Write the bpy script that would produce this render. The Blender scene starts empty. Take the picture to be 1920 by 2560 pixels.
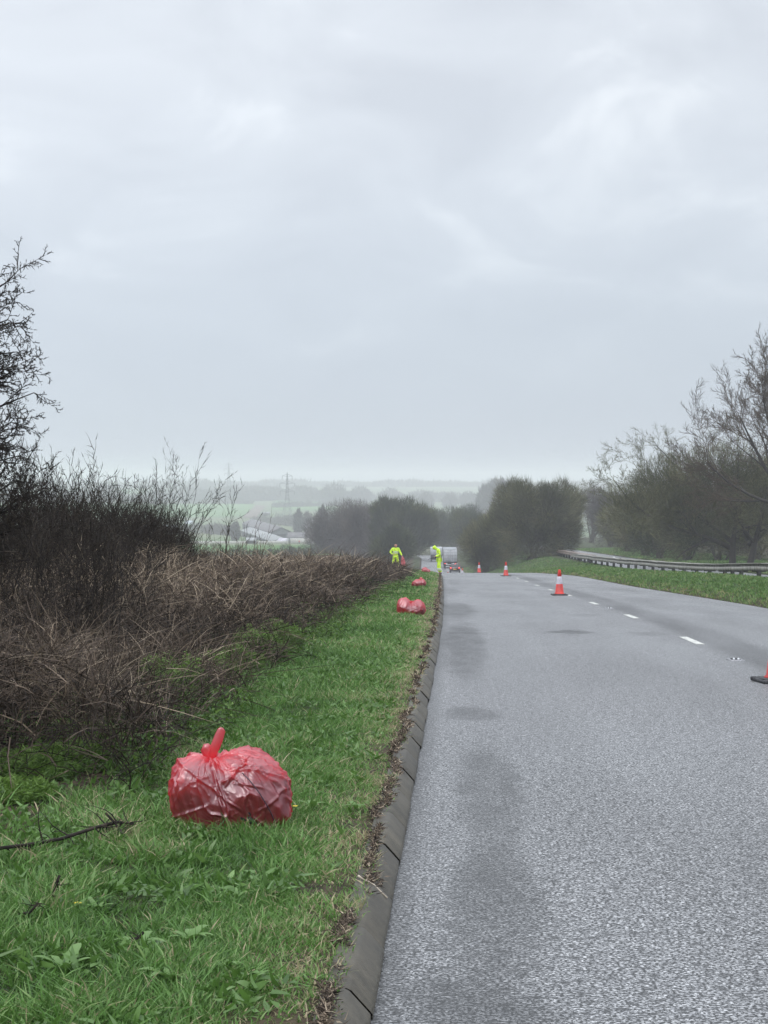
import bpy, math, random
import numpy as np
from mathutils import Vector
sc = bpy.context.scene
COL = sc.collection

# ------------------------------------------------------------------ camera
EYE = 1.58                      # eye height over the road at the camera
FPX = 4600.0                    # focal length in photo pixels (1920x2560)
HORY = 1200.0                   # photo row of the true horizon
cam_d = bpy.data.cameras.new('camera')
cam = bpy.data.objects.new('camera', cam_d); COL.objects.link(cam)
cam.location = (0, 0, EYE)
cam.rotation_euler = (math.radians(90) - math.atan(80 / FPX), 0, 0)
cam_d.sensor_fit = 'VERTICAL'; cam_d.sensor_height = 24.0
cam_d.lens = 24.0 * FPX / 2560.0
cam_d.clip_start = 0.1; cam_d.clip_end = 20000
sc.camera = cam

# ------------------------------------------------------------------ sky
world = bpy.data.worlds.new('World'); sc.world = world; world.use_nodes = True
SUN_EL, SUN_AZ = math.radians(42), math.radians(205)
def build_world():
    nt = world.node_tree; n = nt.nodes; l = nt.links; n.clear()
    out = n.new('ShaderNodeOutputWorld'); bg = n.new('ShaderNodeBackground')
    sky = n.new('ShaderNodeTexSky'); sky.sky_type = 'NISHITA'; sky.sun_disc = False
    sky.sun_elevation = SUN_EL; sky.sun_rotation = SUN_AZ
    sc_ = n.new('ShaderNodeVectorMath'); sc_.operation = 'SCALE'; sc_.inputs['Scale'].default_value = 0.10
    l.new(sky.outputs[0], sc_.inputs[0])
    tc = n.new('ShaderNodeTexCoord'); sep = n.new('ShaderNodeSeparateXYZ'); l.new(tc.outputs['Generated'], sep.inputs[0])
    # project the direction on a cloud layer
    zz = n.new('ShaderNodeMath'); zz.operation = 'MAXIMUM'; l.new(sep.outputs[2], zz.inputs[0]); zz.inputs[1].default_value = 0.0
    za = n.new('ShaderNodeMath'); za.operation = 'ADD'; l.new(zz.outputs[0], za.inputs[0]); za.inputs[1].default_value = 0.32
    dv = []
    for k in (0, 1):
        m = n.new('ShaderNodeMath'); m.operation = 'DIVIDE'; l.new(sep.outputs[k], m.inputs[0]); l.new(za.outputs[0], m.inputs[1]); dv.append(m)
    cb = n.new('ShaderNodeCombineXYZ'); l.new(dv[0].outputs[0], cb.inputs[0]); l.new(dv[1].outputs[0], cb.inputs[1])
    mp = n.new('ShaderNodeMapping'); l.new(cb.outputs[0], mp.inputs[0]); mp.inputs['Scale'].default_value = (1.0, 0.9, 1)
    mp.inputs['Rotation'].default_value = (0, 0, math.radians(-28)); mp.inputs['Location'].default_value = (3.1, 1.3, 0.0)
    n1 = n.new('ShaderNodeTexNoise'); n1.inputs['Scale'].default_value = 4.2; n1.inputs['Detail'].default_value = 7; n1.inputs['Roughness'].default_value = 0.5
    n1.inputs['Distortion'].default_value = 0.6
    l.new(mp.outputs[0], n1.inputs['Vector'])
    cr = n.new('ShaderNodeValToRGB'); l.new(n1.outputs[0], cr.inputs[0])
    e = cr.color_ramp.elements
    e[0].position = 0.32; e[0].color = (0.485, 0.515, 0.560, 1)
    e[1].position = 0.70; e[1].color = (0.69, 0.722, 0.755, 1)
    m_ = e.new(0.55); m_.color = (0.555, 0.588, 0.632, 1)
    # thick veil near the horizon
    veil = n.new('ShaderNodeMapRange'); veil.interpolation_type = 'SMOOTHSTEP'
    l.new(sep.outputs[2], veil.inputs[0]); veil.inputs[1].default_value = 0.0; veil.inputs[2].default_value = 0.24
    mx = n.new('ShaderNodeMix'); mx.data_type = 'RGBA'
    l.new(veil.outputs[0], mx.inputs['Factor'])
    mx.inputs[6].default_value = (0.385, 0.432, 0.495, 1); l.new(cr.outputs[0], mx.inputs[7])
    # the veil is a little brighter to the west (photo left)
    side = n.new('ShaderNodeMapRange'); l.new(sep.outputs[0], side.inputs[0])
    side.inputs[1].default_value = -0.25; side.inputs[2].default_value = 0.15; side.inputs[3].default_value = 1.10; side.inputs[4].default_value = 1.0
    sm = n.new('ShaderNodeVectorMath'); sm.operation = 'SCALE'; l.new(mx.outputs[2], sm.inputs[0]); l.new(side.outputs[0], sm.inputs['Scale'])
    # overcast: the cloud layer hides almost all of the clear sky
    m2 = n.new('ShaderNodeMix'); m2.data_type = 'RGBA'; m2.inputs['Factor'].default_value = 0.93
    l.new(sc_.outputs[0], m2.inputs[6]); l.new(sm.outputs[0], m2.inputs[7])
    zen = n.new('ShaderNodeMapRange'); zen.interpolation_type = 'SMOOTHSTEP'; l.new(sep.outputs[2], zen.inputs[0])   # an overcast sky is brightest overhead
    zen.inputs[1].default_value = .28; zen.inputs[2].default_value = 1.0; zen.inputs[3].default_value = 1.0; zen.inputs[4].default_value = 3.0
    l.new(zen.outputs[0], bg.inputs[1]); l.new(m2.outputs[2], bg.inputs[0])
    l.new(bg.outputs[0], out.inputs[0])
build_world()

sun_d = bpy.data.lights.new('sun', 'SUN'); sun_d.energy = 0.9; sun_d.angle = math.radians(25); sun_d.color = (1.0, 0.975, 0.94)
sun = bpy.data.objects.new('sun', sun_d); COL.objects.link(sun)
sun.rotation_euler = (math.radians(90) - SUN_EL, 0, math.pi - SUN_AZ)
sc.view_settings.view_transform = 'Standard'; sc.view_settings.look = 'None'
sc.view_settings.exposure = 0.50; sc.view_settings.gamma = 1
sc.cycles.volume_bounces = 2; sc.cycles.max_bounces = 8; sc.cycles.transparent_max_bounces = 12
sc.cycles.diffuse_bounces = 3; sc.cycles.glossy_bounces = 3
sc.cycles.use_denoising = True

# ------------------------------------------------------------------ numpy noise
def _h(ix, iy, iz, s):
    v = (ix * 73856093) ^ (iy * 19349663) ^ (iz * 83492791) ^ (s * 2654435761)
    v = (v ^ (v >> 13)) * 1274126177 & 0x7fffffff
    v = (v ^ (v >> 16)) & 0xffff
    return v / 65535.0
def vn3(x, y, z, s=0):
    x = np.asarray(x, float); y = np.asarray(y, float) + 0 * x; z = np.asarray(z, float) + 0 * x
    ix, iy, iz = (np.floor(a).astype(np.int64) for a in (x, y, z))
    fx, fy, fz = x - ix, y - iy, z - iz
    fx, fy, fz = (f * f * (3 - 2 * f) for f in (fx, fy, fz))
    r = 0
    for a in (0, 1):
        for b in (0, 1):
            for c in (0, 1):
                w = (fx if a else 1 - fx) * (fy if b else 1 - fy) * (fz if c else 1 - fz)
                r = r + w * _h(ix + a, iy + b, iz + c, s)
    return r
def fbm(x, y, z=0.0, s=0, oct=3):
    r, a, t = 0, 1.0, 0
    for k in range(oct):
        r = r + a * vn3(np.asarray(x) * 2 ** k, np.asarray(y) * 2 ** k, np.asarray(z) * 2 ** k, s + k); t += a; a *= 0.5
    return r / t
rs = np.random.RandomState

# ------------------------------------------------------------------ the lie of the land (heights are relative to the eye, +EYE = world)
_gd = np.arange(-60, 7001, 1.0)
def _sm(d, v, sig=5):
    y = np.interp(_gd, d, v)
    k = np.arange(-20, 21); w = np.exp(-k * k / (2 * sig * sig)); w /= w.sum()
    yp = np.concatenate([y[0] + (y[1] - y[0]) * np.arange(-20, 0), y, y[-1] + (y[-1] - y[-2]) * np.arange(1, 21)])
    return np.convolve(yp, w, 'valid')
_XL = _sm([-60, 0, 10, 26.4, 35, 44, 53, 70, 98, 135, 170, 215, 300, 420, 520, 700, 7000],
          [-2.75, -.298, .130, .80, 1.13, 1.42, 1.71, 2.27, 3.12, 3.62, 3.9, 4.3, 6.0, 8.6, 9.0, 4.0, 4.0])
_ZR = _sm([-60, 0, 6, 26.4, 35, 44, 53, 70, 98, 135, 170, 215, 260, 300, 350, 420, 600, 7000],
          [0.05, -1.58, -1.74, -2.30, -2.62, -2.96, -3.34, -4.05, -5.10, -6.79, -8.95, -11.5, -13.7, -15.1, -16.5, -17.9, -24, -24])
_ZB = _sm([-60, 0, 40, 85, 105, 149, 204, 279, 350, 450, 600, 7000],
          [0.0, -1.7, -3.2, -5.0, -6.0, -7.5, -9.1, -11.1, -13, -15.5, -18, -18])
_ZV = _sm([-60, 0, 200, 400, 800, 1150, 1600, 2400, 3500, 4500, 7000],
          [-5, -6, -11.4, -17.2, -27.8, -33, -35, -30, -16, -6, -6])
XL = lambda d: np.interp(d, _gd, _XL)
ZR = lambda d: np.interp(d, _gd, _ZR)
ZB = lambda d: np.interp(d, _gd, _ZB)
ZV = lambda d: np.interp(d, _gd, _ZV)
XB = lambda d: 17.65 + 0.0252 * np.asarray(d, float)      # near edge of the far carriageway
WA, WB, LANE = 7.15, 7.6, 3.65
ss = lambda a, b, x: (lambda t: t * t * (3 - 2 * t))(np.clip((np.asarray(x, float) - a) / (b - a), 0, 1))
def ground(X, d, kerb=True):
    """world height of the soil surface"""
    X = np.asarray(X, float); d = np.asarray(d, float)
    u = X - XL(d); zr = ZR(d); uB = X - XB(d); zb = ZB(d)
    # left verge
    und = (fbm(X * 0.9, d * 0.5, 0, 3) - .5) * 0.10 * ss(0.2, 1.2, -u)
    zl = zr + 0.095 + 0.03 * ss(0.1, 0.6, -u) + 0.10 * ss(0.8, 2.6, -u) + und - 0.25 * ss(4, 9, -u)
    far = ss(9, 75, -u) 
    zl = zl * (1 - far) + ZV(d) * far
    # central reserve and right
    t = np.clip((u - WA) / np.maximum(XB(d) - XL(d) - WA, 1), 0, 1)
    edge = 0.10 * ss(0, 0.6, u - WA)
    zc = zr + (zb - zr) * ss(0, 1, t) + edge * (1 - ss(.9, 1, t)) + 0.35 * np.sin(np.pi * t) + (fbm(X * 0.7, d * 0.3, 0, 9) - .5) * 0.15 * np.sin(np.pi * t)
    zrt = zb + 0.10 + 0.02 * np.clip(uB - WB, 0, 60)
    far2 = ss(60, 220, uB - WB)
    zrt = zrt * (1 - far2) + ZV(d) * far2
    z = np.where(u < 0, zl, np.where(u < WA, zr - 0.06, np.where(uB < 0, zc, np.where(uB < WB, zb - 0.06, zrt))))
    fd = ss(480, 800, d)
    z = z * (1 - fd) + ZV(d) * fd
    hill = (fbm(X / 400.0, d / 500.0, 0, 21) - .5) * 8 * ss(1000, 3000, d)
    return z + hill + EYE
def gz(x, d): return float(ground(np.array([x]), np.array([d]))[0])
def P(px, py, d):
    """world point seen at photo pixel (px,py) at depth d"""
    return ((px - 960) / FPX * d, d, EYE + (HORY - py) / FPX * d)
def hit(px, py, d0=150, d1=5500):
    """where the sight line of a photo pixel meets the ground"""
    ds = np.geomspace(d0, d1, 6000)
    h = ground((px - 960) / FPX * ds, ds) - (EYE + (HORY - py) / FPX * ds)
    i = np.argmax(h > 0)
    d = ds[i] if h[i] > 0 else d1
    return np.array([(px - 960) / FPX * d, d, gz((px - 960) / FPX * d, d)])

# ------------------------------------------------------------------ materials
MATS = {}
def nodes_of(name):
    m = bpy.data.materials.new(name); m.use_nodes = True; MATS[name] = m
    nt = m.node_tree; b = nt.nodes['Principled BSDF']
    return m, nt, nt.nodes, nt.links, b
def mat(name, c, rough=0.7, var=0.18, scale=6.0, bump=0.0, c2=None, metal=0.0, spec=0.5, coords='Object', detail=4, trans=None, coat=0):
    """a surface whose colour wanders between c and c2 by noise"""
    m, nt, n, l, b = nodes_of(name)
    c2 = c2 or tuple(max(0, v * (1 - 2 * var)) for v in c)
    tc = n.new('ShaderNodeTexCoord'); nz = n.new('ShaderNodeTexNoise')
    nz.inputs['Scale'].default_value = scale; nz.inputs['Detail'].default_value = detail
    l.new(tc.outputs[coords], nz.inputs['Vector'])
    cr = n.new('ShaderNodeValToRGB'); l.new(nz.outputs[0], cr.inputs[0])
    cr.color_ramp.elements[0].position = .35; cr.color_ramp.elements[0].color = (*c2, 1)
    cr.color_ramp.elements[1].position = .65; cr.color_ramp.elements[1].color = (*c, 1)
    l.new(cr.outputs[0], b.inputs['Base Color'])
    b.inputs['Roughness'].default_value = rough; b.inputs['Metallic'].default_value = metal
    b.inputs['Specular IOR Level'].default_value = spec; b.inputs['Coat Weight'].default_value = coat
    if bump:
        bp = n.new('ShaderNodeBump'); bp.inputs['Strength'].default_value = bump; bp.inputs['Distance'].default_value = 0.02
        l.new(nz.outputs[0], bp.inputs['Height']); l.new(bp.outputs[0], b.inputs['Normal'])
    if trans:
        translucent(nt, b, cr.outputs[0], trans)
    return m
def translucent(nt, b, colour, fac):
    n, l = nt.nodes, nt.links
    t = n.new('ShaderNodeBsdfTranslucent'); l.new(colour, t.inputs[0])
    mx = n.new('ShaderNodeMixShader'); mx.inputs[0].default_value = fac
    l.new(b.outputs[0], mx.inputs[1]); l.new(t.outputs[0], mx.inputs[2])
    l.new(mx.outputs[0], n['Material Output'].inputs[0])
def tint_mat(name, stops, rough=0.6, spec=0.4, trans=0.0):
    """plant matter: every blade or stem has its own place ('tint') on a colour ramp"""
    m, nt, n, l, b = nodes_of(name)
    at = n.new('ShaderNodeAttribute'); at.attribute_name = 'tint'
    cr = n.new('ShaderNodeValToRGB'); l.new(at.outputs['Fac'], cr.inputs[0])
    e = cr.color_ramp.elements
    e[0].position, e[0].color = stops[0][0], (*stops[0][1], 1)
    e[1].position, e[1].color = stops[-1][0], (*stops[-1][1], 1)
    for p, c in stops[1:-1]:
        k = e.new(p); k.color = (*c, 1)
    l.new(cr.outputs[0], b.inputs['Base Color'])
    b.inputs['Roughness'].default_value = rough; b.inputs['Specular IOR Level'].default_value = spec
    if trans: translucent(nt, b, cr.outputs[0], trans)
    return m
tint_mat('grass_blades', [(0, (.020, .050, .012)), (.3, (.060, .130, .026)), (.65, (.105, .225, .048)), (.84, (.21, .32, .11)), (.93, (.30, .29, .16)), (1, (.38, .32, .20))], .5, .35, .3)
tint_mat('far_grass_blades', [(0, (.05, .11, .03)), (.5, (.085, .165, .04)), (.85, (.13, .21, .06)), (1, (.24, .22, .11))], .6, .3, .2)
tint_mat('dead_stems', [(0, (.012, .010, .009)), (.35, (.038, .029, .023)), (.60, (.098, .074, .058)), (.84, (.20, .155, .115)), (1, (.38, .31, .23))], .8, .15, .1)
tint_mat('dark_twigs', [(0, (.010, .009, .009)), (.6, (.030, .025, .022)), (1, (.060, .048, .036))], .85, .1)
tint_mat('brown_twigs', [(0, (.030, .022, .018)), (.6, (.070, .050, .036)), (1, (.13, .095, .06))], .75, .3)
tint_mat('olive_twigs', [(0, (.026, .029, .015)), (.45, (.080, .084, .044)), (.8, (.150, .150, .078)), (1, (.25, .24, .13))], .85, .12)
tint_mat('green_twigs', [(0, (.014, .022, .010)), (.5, (.035, .048, .020)), (.85, (.070, .085, .034)), (1, (.13, .14, .055))], .85, .12)
tint_mat('grey_twigs', [(0, (.05, .047, .045)), (.6, (.085, .078, .072)), (1, (.13, .11, .09))], .85, .1)
tint_mat('feathery_leaves', [(0, (.030, .065, .012)), (.5, (.080, .155, .024)), (1, (.15, .25, .05))], .55, .4, .3)
tint_mat('broad_leaves', [(0, (.05, .11, .02)), (.6, (.10, .20, .04)), (1, (.17, .29, .08))], .4, .5, .3)
mat('bark', (.11, .10, .07), .85, scale=9, bump=.6, c2=(.030, .028, .022))
mat('dark_bark', (.040, .034, .030), .85, scale=14, bump=.6, c2=(.015, .013, .012))
mat('soil', (.075, .055, .038), .95, scale=7, bump=.8, c2=(.030, .022, .016))

def build_ground_mat():
    m, nt, n, l, b = nodes_of('ground_cover')
    tc = n.new('ShaderNodeTexCoord'); at = n.new('ShaderNodeAttribute'); at.attribute_name = 'zone'
    def nz(s, d=4):
        k = n.new('ShaderNodeTexNoise'); k.inputs['Scale'].default_value = s; k.inputs['Detail'].default_value = d
        l.new(tc.outputs['Object'], k.inputs['Vector']); return k
    def ramp(src, a, b_, p=.35, q=.65):
        c = n.new('ShaderNodeValToRGB'); l.new(src, c.inputs[0])
        c.color_ramp.elements[0].position = p; c.color_ramp.elements[0].color = (*a, 1)
        c.color_ramp.elements[1].position = q; c.color_ramp.elements[1].color = (*b_, 1); return c
    fine = nz(14, 6); big = nz(.012, 3); mid = nz(.35, 4)
    g1 = ramp(fine.outputs[0], (.018, .024, .010), (.045, .060, .020))
    s1 = ramp(fine.outputs[0], (.022, .016, .012), (.080, .058, .040))
    g2 = ramp(big.outputs[0], (.085, .135, .055), (.13, .145, .075))
    # attribute zone: 0 = verge turf, 1 = bare soil, 2 = far fields
    mr = n.new('ShaderNodeMapRange'); l.new(at.outputs['Fac'], mr.inputs[0]); mr.inputs[1].default_value = 0; mr.inputs[2].default_value = 1
    mx = n.new('ShaderNodeMix'); mx.data_type = 'RGBA'; l.new(mr.outputs[0], mx.inputs['Factor']); l.new(g1.outputs[0], mx.inputs[6]); l.new(s1.outputs[0], mx.inputs[7])
    m2 = n.new('ShaderNodeMapRange'); l.new(at.outputs['Fac'], m2.inputs[0]); m2.inputs[1].default_value = 1; m2.inputs[2].default_value = 2
    mx2 = n.new('ShaderNodeMix'); mx2.data_type = 'RGBA'; l.new(m2.outputs[0], mx2.inputs['Factor']); l.new(mx.outputs[2], mx2.inputs[6]); l.new(g2.outputs[0], mx2.inputs[7])
    mm = n.new('ShaderNodeMix'); mm.data_type = 'RGBA'; mm.blend_type = 'MULTIPLY'; mm.inputs['Factor'].default_value = .35
    l.new(mx2.outputs[2], mm.inputs[6]); l.new(mid.outputs[1], mm.inputs[7])
    l.new(mx2.outputs[2], b.inputs['Base Color']); b.inputs['Roughness'].default_value = .95; b.inputs['Specular IOR Level'].default_value = .15
    bp = n.new('ShaderNodeBump'); bp.inputs['Strength'].default_value = .7; bp.inputs['Distance'].default_value = .03
    l.new(fine.outputs[0], bp.inputs['Height']); l.new(bp.outputs[0], b.inputs['Normal'])
build_ground_mat()

def build_road_mat(name, patches=True):
    """worn stone-chip asphalt, damp; UV is (metres from the left edge, metres along)"""
    m, nt, n, l, b = nodes_of(name)
    uv = n.new('ShaderNodeUVMap'); uv.uv_map = 'UVMap'
    def math_(op, a, b_=None, c=None):
        k = n.new('ShaderNodeMath'); k.operation = op
        for i, v in enumerate((a, b_, c)):
            if v is None: continue
            if isinstance(v, (int, float)): k.inputs[i].default_value = v
            else: l.new(v, k.inputs[i])
        return k.outputs[0]
    def maprange(v, a, b_, c, d, smooth=True):
        k = n.new('ShaderNodeMapRange'); k.interpolation_type = 'SMOOTHSTEP' if smooth else 'LINEAR'
        l.new(v, k.inputs[0])
        for i, w in enumerate((a, b_, c, d)): k.inputs[i + 1].default_value = w
        return k.outputs[0]
    def noise(scale, det=3, rough=.5, stretch=None):
        k = n.new('ShaderNodeTexNoise'); k.noise_dimensions = '2D'; k.inputs['Scale'].default_value = scale
        k.inputs['Detail'].default_value = det; k.inputs['Roughness'].default_value = rough
        src = uv.outputs[0]
        if stretch:
            mp = n.new('ShaderNodeMapping'); l.new(src, mp.inputs[0]); mp.inputs['Scale'].default_value = stretch; src = mp.outputs[0]
        l.new(src, k.inputs['Vector']); return k.outputs[0]
    vo = n.new('ShaderNodeTexVoronoi'); vo.voronoi_dimensions = '2D'; vo.inputs['Scale'].default_value = 85
    l.new(uv.outputs[0], vo.inputs['Vector'])
    vo2 = n.new('ShaderNodeTexVoronoi'); vo2.voronoi_dimensions = '2D'; vo2.inputs['Scale'].default_value = 105
    l.new(uv.outputs[0], vo2.inputs['Vector'])
    sepc = n.new('ShaderNodeSeparateColor'); l.new(vo.outputs['Color'], sepc.inputs[0])
    sepd = n.new('ShaderNodeSeparateColor'); l.new(vo2.outputs['Color'], sepd.inputs[0])
    # stones in dark binder
    gap = maprange(vo.outputs['Distance'], .42, .70, 0, .55)
    stone = n.new('ShaderNodeValToRGB'); l.new(sepc.outputs[0], stone.inputs[0])
    e = stone.color_ramp.elements
    e[0].position = 0; e[0].color = (.12, .122, .128, 1); e[1].position = 1; e[1].color = (.48, .482, .488, 1)
    k = e.new(.30); k.color = (.205, .208, .214, 1); k = e.new(.75); k.color = (.30, .303, .310, 1)
    mx = n.new('ShaderNodeMix'); mx.data_type = 'RGBA'; l.new(gap, mx.inputs['Factor']); l.new(stone.outputs[0], mx.inputs[6]); mx.inputs[7].default_value = (.018, .019, .022, 1)
    # pitted spots where chips are missing
    pit = math_('MAXIMUM', maprange(noise(70, 2.5, .62), .48, .54, 0, .93), maprange(noise(19, 2), .60, .68, 0, .7))
    wear = maprange(noise(.8, 4, .55, (1, .16, 1)), .30, .70, 0.90, 1.10)
    base = n.new('ShaderNodeVectorMath'); base.operation = 'SCALE'; l.new(mx.outputs[2], base.inputs[0])
    su = n.new('ShaderNodeSeparateXYZ'); l.new(uv.outputs[0], su.inputs[0]); U, V = su.outputs[0], su.outputs[1]
    fac = math_('MULTIPLY', math_('MULTIPLY', wear, maprange(noise(15, 4, .6), .3, .7, .80, 1.18)), math_('SUBTRACT', 1.0, pit))
    rough = maprange(noise(.7, 3, .5, (1, .14, 1)), .3, .7, .44, .56)
    if patches:
        # bitumen-rich left wheel track, long stain along the lane joint, round patch repair, cracks
        wob = math_('MULTIPLY', math_('SUBTRACT', noise(.9, 9, .72), .5), 1.0)
        uu = math_('ADD', U, math_('MULTIPLY', wob, .40)); vv = math_('ADD', V, math_('MULTIPLY', wob, 3.0))
        brk = maprange(noise(2.6, 7, .7, (1, .35, 1)), .38, .62, .62, 1)
        def blob(u0, v0, ru, rv, depth):
            a = math_('DIVIDE', math_('SUBTRACT', uu, u0), ru); c = math_('DIVIDE', math_('SUBTRACT', vv, v0), rv)
            r = math_('ADD', math_('MULTIPLY', a, a), math_('MULTIPLY', c, c))
            return math_('MULTIPLY', maprange(r, .25, 1.35, depth * 1.25, 0), brk)
        bl = [(.36, 26.0, .32, 7.2, .60), (.30, 39.5, .42, 6.0, .55), (.40, 15.8, .26, .9, .50), (.46, 11.2, .22, 2.6, .46),
              (.46, 7.9, .24, 1.3, .46), (.36, 6.1, .30, .7, .42), (2.3, 12.5, .5, 1.6, .10), (1.9, 8.3, .4, 1.2, .12), (2.05, 29.2, .40, .85, .65), (3.28, 28.5, .35, .6, .3), (3.5, 11.5, .5, .8, .22),
              (.25, 60, .3, 6, .3), (6.0, 60, .5, 5, .22), (5.2, 48, .6, 3, .2), (2.8, 36.5, .35, .7, .25), (.45, 80, .3, 8, .25)]
        for q in bl: fac = math_('MULTIPLY', fac, math_('SUBTRACT', 1.0, blob(*q)))
        joint = maprange(math_('ABSOLUTE', math_('SUBTRACT', uu, 4.05)), .16, .55, .55, 0)
        jn = maprange(noise(1.0, 3, .5, (1, .12, 1)), .35, .6, .55, 1)
        fac = math_('MULTIPLY', fac, math_('SUBTRACT', 1.0, math_('MULTIPLY', joint, jn)))
        # transverse cracks
        for v0, u0, u1 in ((30.3, -.1, 1.6), (35.2, .7, 1.25), (28.9, .0, 3.4)):
            cw = math_('ADD', V, math_('MULTIPLY', math_('SUBTRACT', noise(2.2, 3), .5), .9))
            ln = maprange(math_('ABSOLUTE', math_('SUBTRACT', cw, v0)), .02, .10, .40, 0)
            ends = math_('MULTIPLY', maprange(U, u0, u0 + .2, 0, 1), maprange(U, u1 - .4, u1, 1, 0))
            fac = math_('MULTIPLY', fac, math_('SUBTRACT', 1.0, math_('MULTIPLY', ln, ends)))
        edge = maprange(U, .02, .16, .55, 1)
        fac = math_('MULTIPLY', fac, edge)
    l.new(fac, base.inputs['Scale'])
    l.new(base.outputs[0], b.inputs['Base Color']); l.new(rough, b.inputs['Roughness'])
    b.inputs['Specular IOR Level'].default_value = .55
    hgt = math_('SUBTRACT', math_('MULTIPLY', sepc.outputs[1], .5), math_('MULTIPLY', vo.outputs['Distance'], 1.0))
    hgt = math_('ADD', hgt, math_('MULTIPLY', sepd.outputs[0], .35))
    bp = n.new('ShaderNodeBump'); bp.inputs['Strength'].default_value = .30; bp.inputs['Distance'].default_value = .005
    l.new(hgt, bp.inputs['Height']); l.new(bp.outputs[0], b.inputs['Normal'])
    return m
build_road_mat('chip_asphalt'); build_road_mat('far_asphalt', False)

# ------------------------------------------------------------------ mesh helpers
def raw_mesh(name, V, F, tint=None, attr='tint', uv=None, smooth=False):
    """V (n,3), F list of arrays (m,k) with equal k inside each array"""
    V = np.asarray(V, np.float32); me = bpy.data.meshes.new(name)
    if not isinstance(F, list): F = [F]
    F = [np.asarray(f, np.int32) for f in F if len(f)]
    me.vertices.add(len(V)); me.vertices.foreach_set('co', V.ravel())
    loops = np.concatenate([f.ravel() for f in F]); tot = np.concatenate([np.full(len(f), f.shape[1], np.int32) for f in F])
    me.loops.add(len(loops)); me.loops.foreach_set('vertex_index', loops)
    me.polygons.add(len(tot)); st = np.concatenate([[0], np.cumsum(tot)[:-1]]).astype(np.int32)
    me.polygons.foreach_set('loop_start', st); me.polygons.foreach_set('loop_total', tot)
    if smooth: me.polygons.foreach_set('use_smooth', np.ones(len(tot), bool))
    me.update(calc_edges=True)
    if tint is not None:
        a = me.attributes.new(attr, 'FLOAT', 'POINT'); a.data.foreach_set('value', np.asarray(tint, np.float32))
    if uv is not None:
        u = me.uv_layers.new(name='UVMap'); u.data.foreach_set('uv', np.asarray(uv, np.float32)[loops].ravel())
    return me
def link(name, me, m=None, parent=None, loc=None, rot=None, **props):
    o = bpy.data.objects.new(name, me); COL.objects.link(o)
    if m: me.materials.append(MATS[m])
    if parent is not None: o.parent = parent
    if loc is not None: o.location = loc
    if rot is not None: o.rotation_euler = rot
    for k, v in props.items():
        if v is not None: o[k] = v
    return o
def thing(name, label, cat, loc=(0, 0, 0), rotz=0, group=None):
    o = bpy.data.objects.new(name, None); COL.objects.link(o); o.empty_display_size = .2
    o.location = loc; o.rotation_euler = (0, 0, rotz); o['label'] = label; o['category'] = cat
    if group: o['group'] = group
    return o
def tag(o, label, cat, group=None):
    o['label'] = label; o['category'] = cat
    if group: o['group'] = group
    return o
def dup(root, loc, rotz, label, scale=None):
    def cp(o, par):
        c = o.copy(); COL.objects.link(c); c.parent = par
        for ch in [k for k in bpy.data.objects if k.parent == o]: cp(ch, c)
        return c
    r = cp(root, None); r.location = loc; r.rotation_euler = (0, 0, rotz); r['label'] = label
    if scale: r.scale = scale
    return r
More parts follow.
